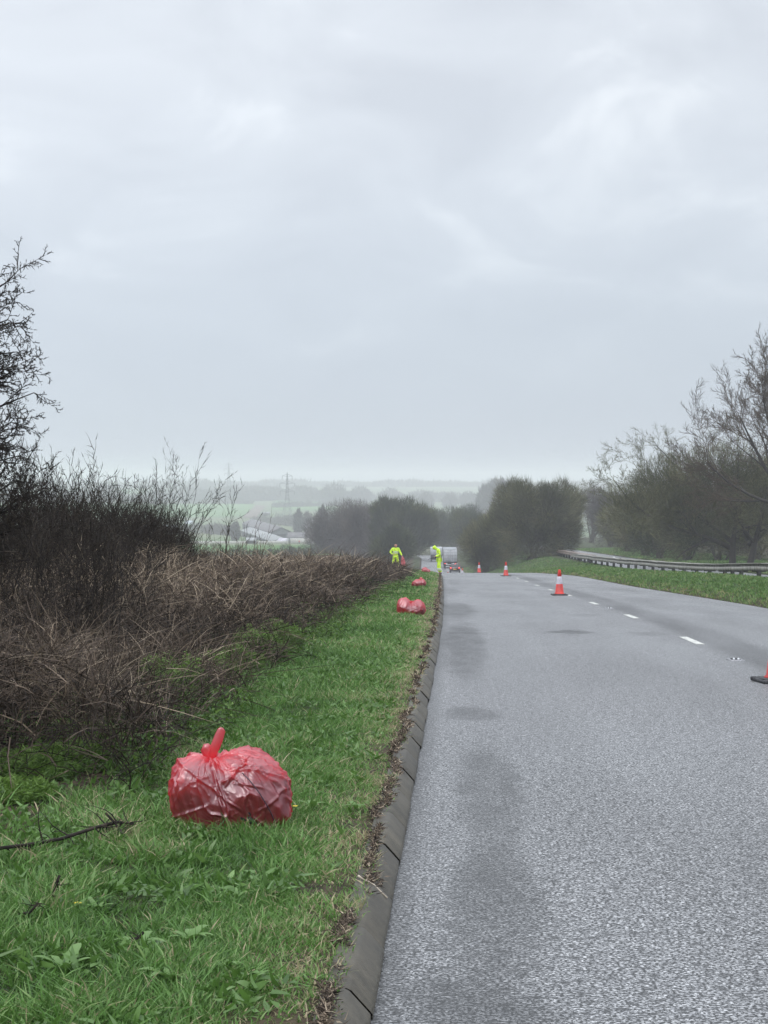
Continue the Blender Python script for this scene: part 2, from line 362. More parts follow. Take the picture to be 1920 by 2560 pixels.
class MB:
    """collects simple solids into one mesh"""
    def __init__(s): s.V = []; s.F = {}; s.n = 0
    def add(s, V, F):
        V = np.asarray(V, float)
        for f in F: s.F.setdefault(len(f), []).append([i + s.n for i in f])
        s.V.append(V); s.n += len(V); return s
    def box(s, a, b, taper=None, bev=0.0):
        x0, y0, z0 = a; x1, y1, z1 = b; t = taper or (0, 0)
        if bev <= 0:
            V = [(x0, y0, z0), (x1, y0, z0), (x1, y1, z0), (x0, y1, z0), (x0 + t[0], y0 + t[1], z1), (x1 - t[0], y0 + t[1], z1), (x1 - t[0], y1 - t[1], z1), (x0 + t[0], y1 - t[1], z1)]
            return s.add(V, [(0, 3, 2, 1), (4, 5, 6, 7), (0, 1, 5, 4), (1, 2, 6, 5), (2, 3, 7, 6), (3, 0, 4, 7)])
        c = bev; pts = []
        for z, k in ((z0, c), (z0 + c, 0), (z1 - c, 0), (z1, c)):
            for (x, y) in ((x0 + c + k, y0 + k), (x1 - c - k, y0 + k), (x1 - k, y0 + c + k), (x1 - k, y1 - c - k), (x1 - c - k, y1 - k), (x0 + c + k, y1 - k), (x0 + k, y1 - c - k), (x0 + k, y0 + c + k)):
                pts.append((x, y, z))
        F = [tuple(range(7, -1, -1)), tuple(range(24, 32))]
        for r in range(3):
            for i in range(8): F.append((r * 8 + i, r * 8 + (i + 1) % 8, r * 8 + 8 + (i + 1) % 8, r * 8 + 8 + i))
        return s.add(pts, F)
    def prism(s, poly, axis, a, b):
        """extrude 2-D poly along axis ('x','y','z') from a to b"""
        def v(p, t): return {'x': (t, p[0], p[1]), 'y': (p[0], t, p[1]), 'z': (p[0], p[1], t)}[axis]
        n = len(poly); V = [v(p, a) for p in poly] + [v(p, b) for p in poly]
        F = [tuple(range(n - 1, -1, -1)), tuple(range(n, 2 * n))] + [(i, (i + 1) % n, n + (i + 1) % n, n + i) for i in range(n)]
        return s.add(V, F)
    def lathe(s, prof, n=24, c=(0, 0, 0), axis='z'):
        V = []
        for r, h in prof:
            for k in range(n):
                a = 2 * math.pi * k / n; p = (r * math.cos(a), r * math.sin(a), h)
                if axis == 'x': p = (p[2], p[0], p[1])
                if axis == 'y': p = (p[0], p[2], p[1])
                V.append((p[0] + c[0], p[1] + c[1], p[2] + c[2]))
        F = []
        for j in range(len(prof) - 1):
            for k in range(n): F.append((j * n + k, j * n + (k + 1) % n, (j + 1) * n + (k + 1) % n, (j + 1) * n + k))
        F.append(tuple(range(n - 1, -1, -1))); F.append(tuple((len(prof) - 1) * n + k for k in range(n)))
        return s.add(V, F)
    def tube(s, pts, radii, n=6):
        pts = [Vector(p) for p in pts]; V = []; m = len(pts)
        for i, p in enumerate(pts):
            t = (pts[min(i + 1, m - 1)] - pts[max(i - 1, 0)]).normalized()
            a = t.cross(Vector((.13, .21, .97)) if abs(t.z) < .9 else Vector((.97, .2, .1))).normalized(); b = t.cross(a)
            r = radii[i] if hasattr(radii, '__len__') else radii
            for k in range(n):
                an = 2 * math.pi * k / n; V.append(tuple(p + a * math.cos(an) * r + b * math.sin(an) * r))
        F = [tuple(range(n - 1, -1, -1)), tuple((m - 1) * n + k for k in range(n))]
        for j in range(m - 1):
            for k in range(n): F.append((j * n + k, j * n + (k + 1) % n, (j + 1) * n + (k + 1) % n, (j + 1) * n + k))
        return s.add(V, F)
    def build(s, name, m, parent=None, smooth=False, **kw):
        me = raw_mesh(name, np.concatenate(s.V), [np.array(f) for f in s.F.values()], smooth=smooth)
        return link(name, me, m, parent, **kw)

def tubes(segs, sides=3, rng=None):
    """many tapered tube segments at once -> V,F,tint"""
    S = np.array(segs, float); p0, p1, r0, r1 = S[:, 0:3], S[:, 3:6], S[:, 6], S[:, 7]
    a = p1 - p0; a /= np.linalg.norm(a, axis=1, keepdims=True) + 1e-9
    ref = np.where(np.abs(a[:, 2:3]) < .9, np.array([[0, 0, 1.]]), np.array([[1., 0, 0]]))
    u = np.cross(a, ref); u /= np.linalg.norm(u, axis=1, keepdims=True); w = np.cross(a, u)
    N = len(S); V = np.empty((N, 2, sides, 3))
    for k in range(sides):
        c, s_ = math.cos(2 * math.pi * k / sides), math.sin(2 * math.pi * k / sides)
        V[:, 0, k] = p0 + (u * c + w * s_) * r0[:, None]; V[:, 1, k] = p1 + (u * c + w * s_) * r1[:, None]
    base = np.arange(N)[:, None] * 2 * sides; F = []
    for k in range(sides):
        F.append(np.concatenate([base + k, base + (k + 1) % sides, base + sides + (k + 1) % sides, base + sides + k], 1))
    rng = rng or rs(1)
    return V.reshape(-1, 3), np.concatenate(F), np.repeat(np.clip(rng.normal(.5, .25, N), 0, 1), 2 * sides)
def blades(base, direc, length, width, bend, tint, nseg=3, rng=None):
    """flat tapering ribbons; base (N,3), direc (N,3) start direction, bend (N,3) added by the tip"""
    N = len(base); rng = rng or rs(2)
    side = np.cross(direc, rng.normal(size=(N, 3))); side /= np.linalg.norm(side, axis=1, keepdims=True) + 1e-9
    V = np.empty((N, 2 * nseg + 1, 3))
    for k in range(nseg + 1):
        t = k / nseg
        c = base + direc * (length * t)[:, None] + bend * (length * t * t)[:, None]
        if k == nseg: V[:, 2 * nseg] = c; break
        w = (width * (1 - .75 * t * t) * .5)[:, None]
        V[:, 2 * k] = c - side * w; V[:, 2 * k + 1] = c + side * w
    b = np.arange(N)[:, None] * (2 * nseg + 1)
    Q = [np.concatenate([b + 2 * k, b + 2 * k + 1, b + 2 * k + 3, b + 2 * k + 2], 1) for k in range(nseg - 1)]
    T = np.concatenate([b + 2 * nseg - 2, b + 2 * nseg - 1, b + 2 * nseg], 1)
    return V.reshape(-1, 3), [np.concatenate(Q), T] if Q else [T], np.repeat(tint, 2 * nseg + 1)
def merge(parts):
    V, F, T, n = [], {}, [], 0
    for v, f, t in parts:
        if not isinstance(f, list): f = [f]
        for g in f: F.setdefault(g.shape[1], []).append(g + n)
        V.append(v); T.append(t); n += len(v)
    return np.concatenate(V), [np.concatenate(g) for g in F.values()], np.concatenate(T)

def grow(segs, p, d, L, r, depth, Q, rng):
    """recursive branching; Q: dict(nseg, wob, trop, ang, ratio, kids(list per depth), rr, maxd)"""
    n = Q['nseg']; st = L / n
    for i in range(n):
        d = (d + Vector(rng.normal(0, Q['wob'], 3)) + Vector((0, 0, Q['trop']))).normalized()
        q = p + d * st; t0 = 1 - i / n * .8; t1 = 1 - (i + 1) / n * .8
        if depth == Q['maxd']: t0, t1 = 1 - i / n * .7, 1 - (i + 1) / n * .7
        segs.append((*p, *q, r * t0, r * t1)); p = q
        if depth < Q['maxd']:
            k = Q['kids'][min(depth, len(Q['kids']) - 1)] / n
            f = (i + 1) / n
            if f < Q.get('start', .2) and depth == 0: continue
            m = int(k) + (rng.rand() < k - int(k))
            for _ in range(m):
                ax = d.orthogonal().normalized(); an = rng.uniform(0, 6.283)
                ax2 = (ax * math.cos(an) + d.cross(ax) * math.sin(an))
                th = math.radians(Q['ang'] * rng.uniform(.65, 1.3))
                nd = d * math.cos(th) + ax2 * math.sin(th)
                grow(segs, p.copy(), nd, L * Q['ratio'] * rng.uniform(.6, 1.2) * (1 - .3 * f), max(r * t1 * Q['rr'], Q['rmin']), depth + 1, Q, rng)

def twig_crown(lobes, n, length, width, seed, up=.45, out=.7, wood=None):
    """thousands of fine twigs filling lobes [(c, radii)], densest towards the outline"""
    rng = rs(seed); vol = np.array([a[1][0] * a[1][1] * a[1][2] for a in lobes]) ** .7; vol /= vol.sum()
    idx = rng.choice(len(lobes), n, p=vol)
    C = np.array([a[0] for a in lobes], float)[idx]; R = np.array([a[1] for a in lobes], float)[idx]
    v = rng.normal(size=(n, 3)); v /= np.linalg.norm(v, axis=1, keepdims=True)
    rad = rng.rand(n) ** .42
    lump = 1 + .16 * (vn3(v[:, 0] * 2.5 + idx, v[:, 1] * 2.5, v[:, 2] * 2.5, seed) - .5) * 2
    p = C + v * R * (rad * lump)[:, None]
    p += (vn3(p[:, 0] * .8, p[:, 1] * .8, p[:, 2] * .8, seed + 5) - .5)[:, None] * .8
    keep = vn3(p[:, 0] * .9, p[:, 1] * .9, p[:, 2] * .9, seed + 8) > .22
    p, v, idx = p[keep], v[keep], idx[keep]; m = len(p)
    d = v * out + np.array([0, 0, up]) + rng.normal(0, .35, (m, 3)); d /= np.linalg.norm(d, axis=1, keepdims=True)
    L = length * rng.uniform(.5, 1.4, m); W = width * rng.uniform(.6, 1.4, m)
    tint = np.clip(.45 + .5 * (vn3(p[:, 0] * .35, p[:, 1] * .35, p[:, 2] * .35, seed + 3) - .5) * 2 + rng.normal(0, .18, m), 0, 1)
    return blades(p, d, L, W, rng.normal(0, .18, (m, 3)) + np.array([0, 0, .1]), tint, 2, rng)
print('helpers ready')

# ------------------------------------------------------------------ ground sheet
def build_ground():
    dl = np.concatenate([np.arange(-40, 3, 2), np.arange(3, 13, .22), np.arange(13, 40, .5), np.arange(40, 150, 2), np.arange(150, 450, 7), np.arange(450, 1500, 30), np.arange(1500, 6500, 110)])
    ul = -np.array([.122, .130, .2, .3, .45, .65, .9, 1.2, 1.5, 1.9, 2.3, 2.7, 3.2, 4, 5, 6.5, 8.5, 11, 15, 20, 27, 36, 48, 62, 80, 110, 160, 240, 350, 500, 750, 1050, 1500, 2100, 2900])[::-1]
    rr = np.array([.5, 1.2, 2.5, 5, 9, 15, 25, 40, 60, 85, 120, 170, 240, 350, 500, 750, 1050, 1500, 2100, 2900])
    rows, zone = [], []
    for d in dl:
        xl = float(XL(d)); xb = max(float(XB(d)), xl + WA + 2)
        x = np.concatenate([xl + ul, [xl + .002, xl + WA - .002, xl + WA], np.linspace(xl + WA, xb, 12)[1:-1], [xb, xb + .01, xb + WB - .01, xb + WB], xb + WB + rr])
        z = ground(x, np.full(len(x), d))
        z[len(ul) - 1] = ZR(d) + EYE - .06               # soil stops behind the kerb
        rows.append(np.stack([x, np.full(len(x), d), z], 1))
        u = x - xl
        rag = (fbm(x * 1.3, np.full(len(x), d) * .6, 0, 31) - .5) * 1.0 + .5 * float((1 - ss(12, 15.5, d)) * ss(9.4, 10.4, d))
        zn = ss(1.55, 2.1, -u + rag) ; zn = np.where(u > -.42, np.maximum(zn, .9 * (u > -.42)), zn)
        zn = np.where((u > WA - .01) & (u < WA + .3), .8, zn)
        zn = np.where((u > WA + .3), 0, zn)
        fz = np.maximum(ss(25, 70, -u), ss(430, 700, d)); fz = np.maximum(fz, ss(60, 200, x - xb - WB))
        zn = zn * (1 - fz) + 2 * fz
        hs = ss(12, 20, x - xb - WB) * (1 - ss(60, 100, x - xb - WB)) * (d < 450)
        zone.append(np.maximum(zn, hs))
    nx = len(rows[0]); V = np.concatenate(rows); nr = len(rows)
    i = np.arange(nr - 1)[:, None] * nx + np.arange(nx - 1)[None]; i = i.ravel()
    F = np.stack([i, i + 1, i + nx + 1, i + nx], 1)
    o = link('ground', raw_mesh('ground', V, F, np.concatenate(zone), 'zone', smooth=True), 'ground_cover', kind='structure')
    return V[:, 2].min()
GMIN = build_ground()

def strip(name, m, d0, d1, step, cols, kind='structure', **kw):
    """sheet along the road; cols = functions of d giving (x,z) per column, uv = (u, d)"""
    ds = np.arange(d0, d1 + .001, step); V, UV = [], []
    for d in ds:
        for (x, z, u) in cols(d): V.append((x, d, z)); UV.append((u, d))
    nc = len(cols(ds[0])); i = (np.arange(len(ds) - 1)[:, None] * nc + np.arange(nc - 1)[None]).ravel()
    return link(name, raw_mesh(name, V, np.stack([i, i + 1, i + nc + 1, i + nc], 1), uv=UV, smooth=True), m, kind=kind, **kw)
def camber(u): return 0.0
strip('road', 'chip_asphalt', -38, 640, 1.0, lambda d: [(float(XL(d)) + u, float(ZR(d)) + EYE, u) for u in (-.02, 1, 2, 3.65, 5, 6, WA)])
strip('far_road', 'far_asphalt', -38, 520, 2.0, lambda d: [(float(XB(d)) + u, float(ZB(d)) + EYE, u) for u in (0, 2, 4, 6, WB)])

# kerb of half-battered concrete blocks
def build_kerb():
    m, nt, n, l, b = nodes_of('kerb_concrete')
    tc = n.new('ShaderNodeTexCoord'); nz = n.new('ShaderNodeTexNoise'); nz.inputs['Scale'].default_value = 5.5; nz.inputs['Detail'].default_value = 10; nz.inputs['Roughness'].default_value = .75
    l.new(tc.outputs['Object'], nz.inputs['Vector'])
    cr = n.new('ShaderNodeValToRGB'); l.new(nz.outputs[0], cr.inputs[0])
    e = cr.color_ramp.elements; e[0].position = .3; e[0].color = (.014, .012, .007, 1); e[1].position = .66; e[1].color = (.075, .064, .044, 1)
    at = n.new('ShaderNodeAttribute'); at.attribute_name = 'tint'
    v = n.new('ShaderNodeVectorMath'); v.operation = 'SCALE'; l.new(cr.outputs[0], v.inputs[0]); l.new(at.outputs['Fac'], v.inputs['Scale'])
    l.new(v.outputs[0], b.inputs['Base Color']); b.inputs['Roughness'].default_value = .6
    bp = n.new('ShaderNodeBump'); bp.inputs['Strength'].default_value = .3; bp.inputs['Distance'].default_value = .01
    n2 = n.new('ShaderNodeTexNoise'); n2.inputs['Scale'].default_value = 90; l.new(tc.outputs['Object'], n2.inputs['Vector'])
    l.new(n2.outputs[0], bp.inputs['Height']); l.new(bp.outputs[0], b.inputs['Normal'])
    rng = rs(5); V, F, T = [], [], []; d = -6.0; k = 0
    while d < 160:
        L = .905; a, c = d, d + L
        tone = rng.uniform(.88, 1.2); dz = rng.normal(0, .004); dx = rng.normal(0, .004)
        if abs(d + L / 2 - 7.3) < .5: tone = 1.0
        for dd in (a + .0015, a + .009, c - .009, c - .0015):
            en = .004 if dd in (a + .0015, c - .0015) else 0
            x = float(XL(dd)) + dx; z = float(ZR(dd)) + EYE + dz
            for (px, pz) in ((.004 , -.05), (.004 , .022 - en), (-.006, .034 - en), (-.064, .098 - en), (-.080, .106 - en), (-.15, .106 - en), (-.15, -.05)):
                V.append((x + px, dd, z + pz)); T.append(tone)
        for r in range(3):
            for q in range(6):
                i = k + r * 7 + q; F.append((i, i + 1, i + 8, i + 7))
        k += 28; d += .915
    link('kerb', raw_mesh('kerb', V, np.array(F), T), 'kerb_concrete', kind='structure')
build_kerb()

# painted lane dashes (2 m mark, 7 m gap) and fresh-looking white worn paint
mat('road_paint', (.66, .66, .60), .6, scale=24, c2=(.24, .24, .235), detail=8)
mb = MB()
for k in range(-2, 40):
    dc = 26.6 + 9 * k
    if dc > 320: break
    V = []
    for dd in (dc - 1, dc, dc + 1):
        x = float(XL(dd)) + LANE; z = float(ZR(dd)) + EYE + .005
        V += [(x - .06, dd, z), (x + .06, dd, z)]
    mb.add(V, [(0, 1, 3, 2), (2, 3, 5, 4)])
mb.build('lane_markings', 'road_paint', kind='structure')

# cat's eyes between every second pair of dashes
mat('stud_iron', (.30, .30, .31), .45, scale=60, metal=.6, c2=(.16, .16, .17)); mat('stud_glass', (.75, .78, .80), .15, scale=40, c2=(.5, .52, .55))
mat('rubber', (.022, .022, .026), .6, scale=20, c2=(.012, .012, .014))
def road_stud(d, label):
    t = thing('road_stud', label, 'road stud', (float(XL(d)) + LANE, d, float(ZR(d)) + EYE), 0, "cat's eyes along the lane line")
    mb = MB(); mb.box((-.09, -.14, -.02), (.09, .14, .012), bev=.008); mb.build('housing', 'stud_iron', t)
    mb = MB(); mb.box((-.055, -.05, .012), (.055, .05, .024), taper=(.006, .01)); r = mb.build('rubber_pad', 'rubber', t)
    for sx in (-1, 1):
        g = MB(); g.lathe([(.012, -.06), (.014, -.055), (.014, -.04), (.01, -.035)], 10, (sx * .028, 0, .020), 'y'); g.build('lens', 'stud_glass', r)
    return t
road_stud(22.4, "nearest cat's eye stud set in the dark lane joint at the right")
road_stud(40.4, "cat's eye stud in the lane line midway between nearest large cone and the closer dashes")

# ------------------------------------------------------------------ turf
def turf(name, dlo, dhi, ulo, uhi, dens, h, w, seed, m='grass_blades', side='L', lean=.35, kind='stuff', label=None, minpx=0.9):
    """blades rooted in the soil; dens(d) per square metre"""
    rng = rs(seed); edges = np.geomspace(dlo, dhi, 14); out = []
    for a, b in zip(edges[:-1], edges[1:]):
        dm = (a + b) / 2; N = int(dens(dm) * (b - a) * (uhi - ulo))
        d = rng.uniform(a, b, N); u = rng.uniform(ulo, uhi, N)
        x = (XL(d) + u) if side == 'L' else (XL(d) + WA + u) if side == 'C' else (XB(d) + WB + u)
        vis = (x > -(1.02 * 960 / FPX) * d - 1.2) & (x < (1.02 * 960 / FPX) * d + 1.2)
        x, d, u = x[vis], d[vis], u[vis]; N = len(x)
        cl = fbm(x * 3.2, d * 3.2, 0, seed + 1, 2); big = fbm(x * .7, d * .45, 0, seed + 2, 3)
        keep = rng.rand(N) < np.clip(.35 + 2.0 * (cl - .33), .28, 1)
        dry = 0
        if side == 'L':
            rag = (fbm(x * 1.3, d * .6, 0, 31) - .5) * 1.0 + .5 * (1 - ss(12, 15.5, d)) * ss(9.4, 10.4, d)
            keep &= rng.rand(N) < 1 - .96 * ss(1.55, 2.1, -u + rag)
            keep &= rng.rand(N) < .45 + .55 * ss(.08, .40, -u + (fbm(d * 1.7, x * 0, 0, 77) - .5) * .35)
            dry = .36 * (1 - ss(.15, .75, -u + (cl - .5) * .5))
        else:
            dry = .25 * (1 - ss(.1, .9, u))
        x, d, u, cl, big = x[keep], d[keep], u[keep], cl[keep], big[keep]; dry = dry[keep] if hasattr(dry, '__len__') else dry; N = len(x)
        if N == 0: continue
        z = ground(x, d) - .012
        ln = h * rng.uniform(.45, 1.35, N) * (.35 + 1.3 * cl) * (1.0 if side != 'L' else (.5 + .5 * ss(.1, .9, -u)))
        dirn = np.stack([rng.normal(0, lean, N) + (vn3(x * 5, d * 5, 0, 8) - .5) * .7, rng.normal(0, lean, N) + (vn3(x * 5, d * 5, 9, 8) - .5) * .7, np.ones(N)], 1)
        dirn /= np.linalg.norm(dirn, axis=1, keepdims=True)
        bend = np.stack([rng.normal(0, .3, N), rng.normal(0, .3, N), -.12 - .35 * rng.rand(N)], 1)
        wd = np.maximum(w, minpx / (FPX / dm * .4)) * rng.uniform(.6, 1.3, N)
        tint = np.clip(.15 + .60 * big + .6 * (cl - .5) + rng.normal(0, .18, N) + dry + (rng.rand(N) < .07) * .3, 0, 1)
        out.append(blades(np.stack([x, d, z], 1), dirn, ln, wd, bend, tint, 3 if dm < 30 else 2, rng))
    V, F, T = merge(out)
    link(name, raw_mesh(name, V, F, T), m, kind=kind, label=label)
turf('grass', 4.6, 36, -3.7, -.085, lambda d: 9000 * min(1, (8 / d)) ** 1.25, .105, .0066, 11, label='lush green verge grass between the kerb and the brambles')
turf('kerb_side_grass', 4.8, 30, -.85, -.09, lambda d: 7000 * min(1, (8 / d)) ** 1.2, .075, .0055, 17, label='short grass mixed with dry blades beside the kerb')
turf('distant_verge_grass', 36, 260, -4.2, -.08, lambda d: 520 * (36 / d) ** 1.5, .11, .008, 12, label='green verge grass further along the kerb')
turf('reserve_grass', 34, 330, 0.02, 9.5, lambda d: 260 * (36 / d) ** 1.4, .12, .012, 13, 'far_grass_blades', 'C', label='grass on the central reserve below the crash barrier')
turf('far_verge_grass', 90, 330, 0.02, 12, lambda d: 60 * (90 / d) ** 1.3, .2, .02, 14, 'far_grass_blades', 'R', label='grass verge on the far side of the opposite carriageway')

# soil crumbs, dead grass and leaf litter spilling over the kerb
def litter():
    rng = rs(41); out = []
    N = 24000; d = 4.8 * (100 / 4.8) ** rng.rand(N); u = -.120 + rng.normal(0, .016, N) + (fbm(d * 2.1, 0, 0, 78) - .5) * .12
    k = fbm(d * 3.3, u * 6, 0, 79) > .47; d, u = d[k], u[k]; N = len(d); x = XL(d) + u
    z = np.where(u > -.12, ZR(d) + EYE + .106 + (u + .118) * -.6, ZR(d) + EYE + .10) + rng.rand(N) * .03
    base = np.stack([x, d, z], 1); dirn = rng.normal(0, 1, (N, 3)); dirn[:, 2] = np.abs(dirn[:, 2]) * .35; dirn /= np.linalg.norm(dirn, axis=1, keepdims=True)
    out.append(blades(base, dirn, rng.uniform(.008, .035, N), np.maximum(rng.uniform(.002, .007, N), .0006 * d), rng.normal(0, .5, (N, 3)), np.clip(rng.normal(.58, .28, N), 0, 1), 2, rng))
    V, F, T = merge(out)
    link('leaf_litter', raw_mesh('leaf_litter', V, F, T), 'dead_stems', kind='stuff', label='brown dead grass and soil crumbs along the kerb top')
litter()

# ------------------------------------------------------------------ bramble bank
def brambles(name, dlo, dhi, width, N, L, w, seed, label, hmax):
    rng = rs(seed); d = dlo * (dhi / dlo) ** rng.rand(N)
    u = -(1.4 + rng.rand(N) ** .9 * width)
    rag = (fbm((XL(d) + u) * 1.3, d * .6, 0, 31) - .5) * 1.0 + .5 * (1 - ss(12, 15.5, d))
    e = -u + rag; keep = rng.rand(N) < ss(1.55, 2.0, e)
    d, u, e = d[keep], u[keep], e[keep]; x = XL(d) + u
    vis = (x > -(960 / FPX) * d - 2.0); d, u, x, e = d[vis], u[vis], x[vis], e[vis]; N = len(d)
    mound = (.38 + .62 * ss(1.6, 3.0, e)) * (.35 + 1.3 * fbm(x * .8, d * .35, 0, seed + 1)) * hmax * (1 - .80 * ss(84, 104, d) * (e < 6))
    hh = mound * rng.rand(N) ** .6
    z = ground(x, d) + hh * .85 - .03
    dirn = np.stack([rng.normal(0, .8, N), rng.normal(0, .8, N), rng.normal(1.25 if seed == 51 else .8, .7, N)], 1); dirn /= np.linalg.norm(dirn, axis=1, keepdims=True)
    ln = L * rng.uniform(.3, 1.2, N) * (1 - .68 * ss(84, 104, d) * (e < 6)); bend = np.stack([rng.normal(0, .45, N), rng.normal(0, .45, N), -rng.uniform(.0, .9, N)], 1)
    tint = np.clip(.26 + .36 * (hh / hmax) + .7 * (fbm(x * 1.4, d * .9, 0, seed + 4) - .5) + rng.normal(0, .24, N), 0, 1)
    wd = np.maximum(w, .7 * d / (FPX * .4)) * rng.uniform(.5, 1.3, N)
    V, F, T = blades(np.stack([x, d, z], 1), dirn, ln, wd, bend, tint, 4, rng)
    V[:, 2] = np.maximum(V[:, 2], 0 * V[:, 2] - 50)
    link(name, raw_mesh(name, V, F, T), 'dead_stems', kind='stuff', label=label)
brambles('brambles', 9.5, 45, 6.5, 125000, .50, .0062, 51, 'tangle of brown dead brambles and bracken beside the verge', .85)
brambles('distant_brambles', 42, 190, 11, 110000, .9, .010, 52, 'reddish brown dead bracken running on behind the far verge', .56)
def canes():
    rng = rs(61); segs = []
    for _ in range(420):
        d = 10.5 * (60 / 10.5) ** rng.rand(); u = -rng.uniform(2.0, 5.5); x = float(XL(d)) + u; p = Vector((x, d, gz(x, d))); an = rng.uniform(0, 6.28)
        dr = Vector((math.cos(an) * .7, math.sin(an) * .7, rng.uniform(.7, 1.6))).normalized(); L = rng.uniform(.8, 1.7); r = rng.uniform(.0025, .005) * max(1, d / 22)
        for i in range(9):
            dr = (dr + Vector((0, 0, -.17)) + Vector(rng.normal(0, .06, 3))).normalized(); q = p + dr * (L / 9)
            segs.append((*p, *q, r * (1 - i * .09), r * (1 - (i + 1) * .09))); p = q
    V, F, T = tubes(segs, 4, rng); T = np.repeat(np.clip(rng.normal(.55, .3, len(segs)), 0, 1), 8)
    link('bramble_canes', raw_mesh('bramble_canes', V, F, T), 'dead_stems', kind='stuff', label='long arching dead bramble canes standing out of the tangle')
    N = 60000; d = 10 * (70 / 10) ** rng.rand(N); u = -(1.9 + rng.rand(N) * 4); x = XL(d) + u; z = ground(x, d) + rng.rand(N) ** 1.3 * .75 * ss(1.8, 3.2, -u) 
    dirn = rng.normal(0, 1, (N, 3)); dirn /= np.linalg.norm(dirn, axis=1, keepdims=True)
    V, F, T = blades(np.stack([x, d, z], 1), dirn, rng.uniform(.02, .06, N), np.maximum(.018, .0008 * d), rng.normal(0, .5, (N, 3)), np.clip(rng.normal(.22, .2, N), 0, 1), 2, rng)
    link('dead_leaves', raw_mesh('dead_leaves', V, F, T), 'dead_stems', kind='stuff', label='dark withered leaves caught in the brambles')
canes()
def ivy():
    rng = rs(57); N = 48000; d = 10 * (60 / 10) ** rng.rand(N); u = -rng.uniform(1.3, 2.5, N); x = XL(d) + u
    k = (fbm(x * 1.1, d * .8, 0, 91) > .52); d, u, x = d[k], u[k], x[k]; N = len(d)
    z = ground(x, d) + rng.rand(N) ** 2 * .25
    dirn = rng.normal(0, 1, (N, 3)); dirn[:, 2] = np.abs(dirn[:, 2]) * .5 + .2; dirn /= np.linalg.norm(dirn, axis=1, keepdims=True)
    V, F, T = blades(np.stack([x, d, z], 1), dirn, rng.uniform(.02, .05, N), np.maximum(.016, .0008 * d) * np.ones(N), rng.normal(0, .3, (N, 3)), np.clip(rng.normal(.35, .25, N), 0, 1), 2, rng)
    link('ground_ivy', raw_mesh('ground_ivy', V, F, T), 'feathery_leaves', kind='stuff', label='small green ground cover leaves under the bramble edge')
ivy()

def weeds():
    """clover, daisy and dandelion leaves matted into the turf"""
    rng = rs(63); N = 26000; d = 4.9 * (26 / 4.9) ** rng.rand(N); u = -rng.uniform(.25, 2.3, N); x = XL(d) + u
    k = fbm(x * 2.3, d * 2.3, 0, 93) + .10 * ss(0, 1.6, -u) > .56; d, x = d[k], x[k]; N = len(d)
    z = ground(x, d) + rng.rand(N) * .05
    dirn = rng.normal(0, 1, (N, 3)); dirn[:, 2] = np.abs(dirn[:, 2]) * .6 + .1; dirn /= np.linalg.norm(dirn, axis=1, keepdims=True)
    V, F, T = blades(np.stack([x, d, z], 1), dirn, rng.uniform(.02, .07, N), rng.uniform(.010, .024, N), rng.normal(0, .25, (N, 3)), np.clip(rng.normal(.40, .22, N), 0, 1), 3, rng)
    link('verge_weeds', raw_mesh('verge_weeds', V, F, T), 'broad_leaves', kind='stuff', label='small broad weed leaves matted through the near turf')
weeds()

# ------------------------------------------------------------------ refuse sacks
def build_bag_mat():
    m, nt, n, l, b = nodes_of('red_plastic')
    tc = n.new('ShaderNodeTexCoord'); nz = n.new('ShaderNodeTexNoise'); nz.inputs['Scale'].default_value = 9; nz.inputs['Detail'].default_value = 3; nz.inputs['Distortion'].default_value = 1.2
    l.new(tc.outputs['Object'], nz.inputs['Vector'])
    b.inputs['Base Color'].default_value = (.82, .10, .15, 1); b.inputs['Roughness'].default_value = .24
    b.inputs['Specular IOR Level'].default_value = 1.0; b.inputs['Coat Weight'].default_value = .6; b.inputs['Coat Roughness'].default_value = .12
    bp = n.new('ShaderNodeBump'); bp.inputs['Strength'].default_value = .25; bp.inputs['Distance'].default_value = .012
    l.new(nz.outputs[0], bp.inputs['Height']); l.new(bp.outputs[0], b.inputs['Normal'])
    tl = n.new('ShaderNodeBsdfTranslucent'); tl.inputs[0].default_value = (.97, .20, .24, 1)
    tp = n.new('ShaderNodeBsdfTransparent'); tp.inputs[0].default_value = (.92, .15, .20, 1)
    a = n.new('ShaderNodeMixShader'); a.inputs[0].default_value = .66; l.new(b.outputs[0], a.inputs[1]); l.new(tl.outputs[0], a.inputs[2])
    gl = n.new('ShaderNodeBsdfGlossy'); gl.inputs['Roughness'].default_value = .38; gl.inputs['Color'].default_value = (1, .93, .95, 1); l.new(bp.outputs[0], gl.inputs['Normal'])
    c = n.new('ShaderNodeMixShader'); c.inputs[0].default_value = .58; l.new(a.outputs[0], c.inputs[1]); l.new(tp.outputs[0], c.inputs[2])
    g = n.new('ShaderNodeMixShader'); g.inputs[0].default_value = .095; l.new(c.outputs[0], g.inputs[1]); l.new(gl.outputs[0], g.inputs[2])
    l.new(g.outputs[0], n['Material Output'].inputs[0])
build_bag_mat()
mat('rubbish_dark', (.030, .022, .028), .5, scale=7, c2=(.008, .007, .010)); mat('rubbish_pale', (.45, .42, .42), .5, scale=5, c2=(.16, .14, .16))
mat('rubbish_mixed', (.09, .05, .06), .5, scale=11, c2=(.006, .004, .007), detail=3); mat('rubbish_blue', (.05, .06, .22), .4, scale=5, c2=(.02, .02, .08)); mat('drawstring', (.06, .03, .05), .5)

